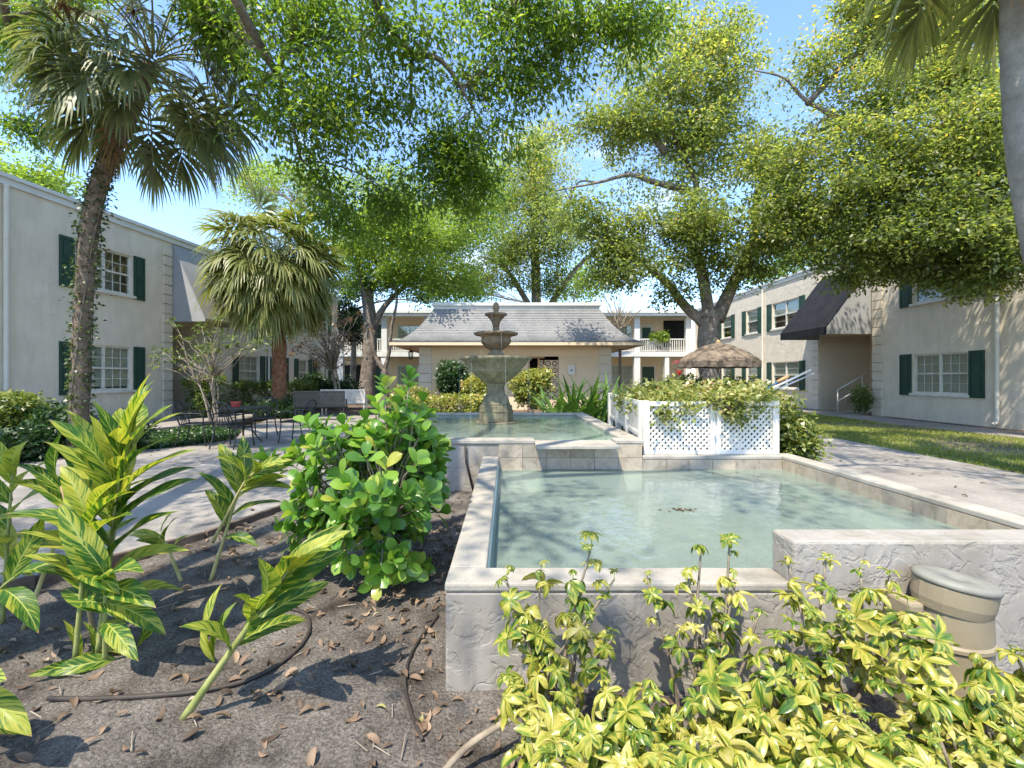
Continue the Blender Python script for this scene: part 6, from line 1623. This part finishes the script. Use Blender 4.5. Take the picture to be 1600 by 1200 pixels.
for p in tipsC:
    f = min(forks, key=lambda q: (q-p).length)
    stm.tube(bend(f, p, 0.05, 4, 0.04), [0.008, 0.007, 0.006, 0.004], 4, cap=False)
    out = (p - Vector((-0.95, 3.45, 0.55))).normalized(); axs = (out + Vector((0, 0, 0.5))).normalized()
    e1 = axs.orthogonal().normalized(); e2 = axs.cross(e1)
    ph = random.uniform(0, 3.14)
    for pair in range(random.choice((2, 2, 3))):
        for k in range(2):
            a = ph + pair*math.pi/2 + k*math.pi
            rad_ = e1*math.cos(a)+e2*math.sin(a)
            d = (rad_*(0.95-0.22*pair) + axs*(0.30+0.30*pair)).normalized()
            mats.append(leaf_matrix(p - cb_ - axs*(0.05-0.03*pair), d, axs*1.0 - rad_*0.3, random.uniform(0.115, 0.16)*(1-0.12*pair)))
stm.build('branches', MT['twig'], cl, smooth=True)['kind'] = 'stuff'
place_leaves(cl, CV, mats, CM, 300)

# ---- variegated dwarf umbrella shrubs along the pool wall
def scheff_mat():
    m, nt, b = new_mat('variegated_umbrella_leaf')
    uv = N(nt, 'ShaderNodeUVMap').outputs['UV']
    a = N(nt, 'ShaderNodeAttribute', attribute_name='rnd'); oi = N(nt, 'ShaderNodeObjectInfo')
    ad = N(nt, 'ShaderNodeVectorMath', operation='MULTIPLY_ADD')
    nt.links.new(uv, ad.inputs[0]); ad.inputs[1].default_value = (2.2, 1.3, 1)
    cb = N(nt, 'ShaderNodeCombineXYZ'); 
    mu = N(nt, 'ShaderNodeMath', operation='MULTIPLY'); nt.links.new(a.outputs['Fac'], mu.inputs[0]); mu.inputs[1].default_value = 53
    mu2 = N(nt, 'ShaderNodeMath', operation='MULTIPLY'); nt.links.new(oi.outputs['Random'], mu2.inputs[0]); mu2.inputs[1].default_value = 91
    nt.links.new(mu.outputs[0], cb.inputs[0]); nt.links.new(mu2.outputs[0], cb.inputs[1]); nt.links.new(cb.outputs[0], ad.inputs[2])
    f = noise(nt, ad.outputs[0], 1.0, 3, 0.5)
    s = N(nt, 'ShaderNodeMath', operation='MULTIPLY_ADD'); nt.links.new(oi.outputs['Random'], s.inputs[0]); s.inputs[1].default_value = 0.22; nt.links.new(f, s.inputs[2])
    c = ramp(nt, s.outputs[0], [(0.41, (0.05, 0.12, 0.018)), (0.52, (0.13, 0.205, 0.028)), (0.59, (0.30, 0.315, 0.042)), (0.70, (0.46, 0.41, 0.085)), (0.83, (0.56, 0.48, 0.21))])
    finish_leaf(nt, b, c, 0.30, 0.30, 0.45, 1.3)
    return m
SM = scheff_mat()
lshape = lambda t: 0.175*(math.sin(math.pi*min(1, 0.06+t*0.94)**1.2)**0.75) if t > 0.08 else 0.02
SV = []
for k in range(16):
    VV = []; FF = []; UU = []; RR = []; n = 0
    nl = random.choice((5, 6, 7, 8, 9))
    ph = random.uniform(0, 6.28); tilt = random.uniform(-0.7, 0.35)
    for i in range(nl):
        V, Fq, UV = blade_mesh('leaf', random.uniform(0.6, 1.12), lshape, (tilt+random.uniform(0.0, 0.4), tilt-random.uniform(0.3, 1.5)), 6, 2, random.uniform(0.1, 0.6), 0.12, random.uniform(-0.5, 0.5))
        a = ph + 2*math.pi*i/nl*0.97 + random.uniform(-0.12, 0.12); c, s = math.cos(a), math.sin(a)
        V = V @ np.array([[c, s, 0], [-s, c, 0], [0, 0, 1]]); VV.append(V); FF.append(Fq+n); UU.append(UV); n += len(V)
        RR.append(np.full(len(Fq), random.random()))
    me = np_mesh('leaf', np.concatenate(VV), np.concatenate(FF), np.concatenate(RR), np.concatenate(UU), True); me.materials.append(SM); SV.append(me)
MT['sstem'] = surf('umbrella_shrub_stem', [(0.3, (0.16, 0.125, 0.09)), (0.7, (0.33, 0.27, 0.20))], 12, 0.85, 0.2, 60, 0.5, 0.01)
MT['pet'] = surf('green_petiole', [(0.3, (0.24, 0.30, 0.08)), (0.7, (0.38, 0.42, 0.12))], 9, 0.5, 0.3)
def scheffle(label, x, y, tips, leaf, per=(6, 9)):
    b = Vector((x, y, 0.0))
    t = thing('umbrella_shrub', label, 'shrub', b, 'variegated shrubs along the pool wall')
    pet = MB()
    for (tx, ty, tz) in tips:
        tip = Vector((tx, ty, tz))
        st = b + Vector((random.uniform(-0.08, 0.08), random.uniform(-0.05, 0.05), 0))
        mid = st.lerp(tip, 0.5) + Vector((random.uniform(-0.06, 0.06), random.uniform(-0.04, 0.04), random.uniform(-0.06, 0.02)))
        path = smooth_path([st, mid, tip], 6)
        MB().tube(path, [0.0095*(1-0.045*i) for i in range(len(path))], 6).build('stem', MT['sstem'], t, smooth=True)
        n = random.randint(*per); ph = random.uniform(0, 6.28)
        for i in range(n):
            f = 1-0.55*(i/n)**1.2
            k = f*(len(path)-1); j = min(int(k), len(path)-2); p = path[j].lerp(path[j+1], k-j)
            a = ph + i*2.4; el = 1.0-1.1*(i/n)
            d = (Vector((math.cos(a)*math.cos(el), math.sin(a)*math.cos(el), math.sin(el))) + Vector((random.gauss(0, 0.2), random.gauss(0, 0.2), random.gauss(0, 0.2)))).normalized()
            pl = leaf*random.uniform(0.5, 1.25)*(0.5+0.6*i/n)
            q = p + d*pl
            if q.y > LY0-0.03 and q.z < RIM2+0.03 and (q.x > 1.3 or q.z < RIM+0.05): q.y = LY0-0.03-random.uniform(0, 0.06)
            if q.z < 0.04: q.z = 0.05
            pet.tube([p, (p+q)/2+Vector((0, 0, 0.008)), q], 0.0018, 4, cap=False)
            s = leaf*random.choice((0.6, 0.8, 0.95, 1.05, 1.3))*(0.62 if i < 2 else 1)
            nrm = (d*0.8 + Vector((random.gauss(-0.05, 0.45), random.gauss(-0.25, 0.45), 0.7)))
            link('leaf', SV[random.randrange(len(SV))], t, None, leaf_matrix(q-b, Vector((-d.y, d.x, 0.01)), nrm, s))
    pet.build('petioles', MT['pet'], t)['kind'] = 'stuff'
    return t
def T(*uvY): return [tuple(at(u, v, Y)) for u, v, Y in uvY]
scheffle('umbrella shrub left of the others, by the corner of the pool wall', 0.12, 1.82, T((790, 900, 1.95), (845, 890, 1.92), (925, 850, 1.9), (895, 905, 1.9), (820, 975, 1.85), (915, 970, 1.8), (860, 1030, 1.75), (800, 1060, 1.75), (960, 905, 1.95), (955, 1000, 1.8)), 0.085)
scheffle('tall bare-stemmed umbrella shrub against the front wall below the pool rim', 0.78, 1.95, T((1095, 862, 1.98), (1140, 850, 1.98), (1010, 900, 1.98), (1075, 905, 1.95), (1150, 905, 1.95), (1185, 960, 1.92), (1060, 990, 1.9), (1120, 985, 1.9)), 0.072, (4, 7))
scheffle('umbrella shrub crowding the corner of the raised wall', 1.30, 1.88, T((1230, 880, 1.92), (1290, 875, 1.9), (1345, 890, 1.9), (1390, 900, 1.92), (1250, 945, 1.85), (1320, 955, 1.85), (1400, 965, 1.85), (1210, 1000, 1.8), (1290, 1020, 1.8)), 0.082)
scheffle('umbrella shrub with large cream leaves at the bottom middle', 0.32, 1.42, T((880, 1090, 1.45), (950, 1075, 1.45), (1020, 1080, 1.42), (830, 1130, 1.4), (910, 1150, 1.35), (990, 1150, 1.35), (1060, 1120, 1.42), (850, 1190, 1.3), (960, 1200, 1.3), (800, 1085, 1.6)), 0.084, (9, 13))
scheffle('umbrella shrub with large cream leaves right of the bottom middle', 0.92, 1.42, T((1130, 1060, 1.45), (1200, 1050, 1.45), (1260, 1075, 1.42), (1090, 1110, 1.4), (1170, 1130, 1.35), (1250, 1150, 1.35), (1320, 1110, 1.4), (1130, 1190, 1.3), (1220, 1200, 1.3)), 0.086, (9, 13))
scheffle('umbrella shrub in front of the tan canister', 1.62, 1.55, T((1400, 1010, 1.65), (1460, 1035, 1.6), (1380, 1075, 1.5), (1450, 1100, 1.45), (1530, 1080, 1.5), (1400, 1150, 1.38), (1490, 1160, 1.4), (1340, 1160, 1.38), (1420, 960, 1.75)), 0.086, (9, 13))
scheffle('umbrella shrub at the lower right corner of the view', 1.98, 1.62, T((1540, 1040, 1.65), (1590, 1030, 1.65), (1560, 1110, 1.5), (1610, 1090, 1.55), (1550, 1170, 1.4), (1600, 1160, 1.45), (1640, 1050, 1.6)), 0.086, (9, 13))
scheffle('umbrella shrub with its foot just below the lower edge of the view, centre', 0.62, 1.22, T((930, 1150, 1.25), (1010, 1165, 1.22), (1090, 1160, 1.22), (870, 1185, 1.22), (1150, 1190, 1.2), (1040, 1215, 1.15)), 0.086, (8, 12))
scheffle('umbrella shrub with its foot just below the lower edge of the view, right', 1.30, 1.25, T((1250, 1170, 1.25), (1330, 1150, 1.28), (1400, 1175, 1.25), (1470, 1160, 1.28), (1540, 1185, 1.25), (1300, 1215, 1.18), (1440, 1215, 1.18)), 0.086, (8, 12))
dr = MB()
for (p, q, r) in (((-0.28, 1.62, 0.03), (0.10, 1.85, 0.16), 0.013), ((-0.22, 1.50, 0.02), (0.22, 1.62, 0.10), 0.012)):
    dr.tube(smooth_path(bend(p, q, 0.12, 4, 0.05), 3), r, 7)
single('fallen_branch', dr, MT['sstem'], 'grey-brown crooked branch lying at the foot of the left umbrella shrub', 'branch', (-0.2, 1.55, 0.02), smooth=True)
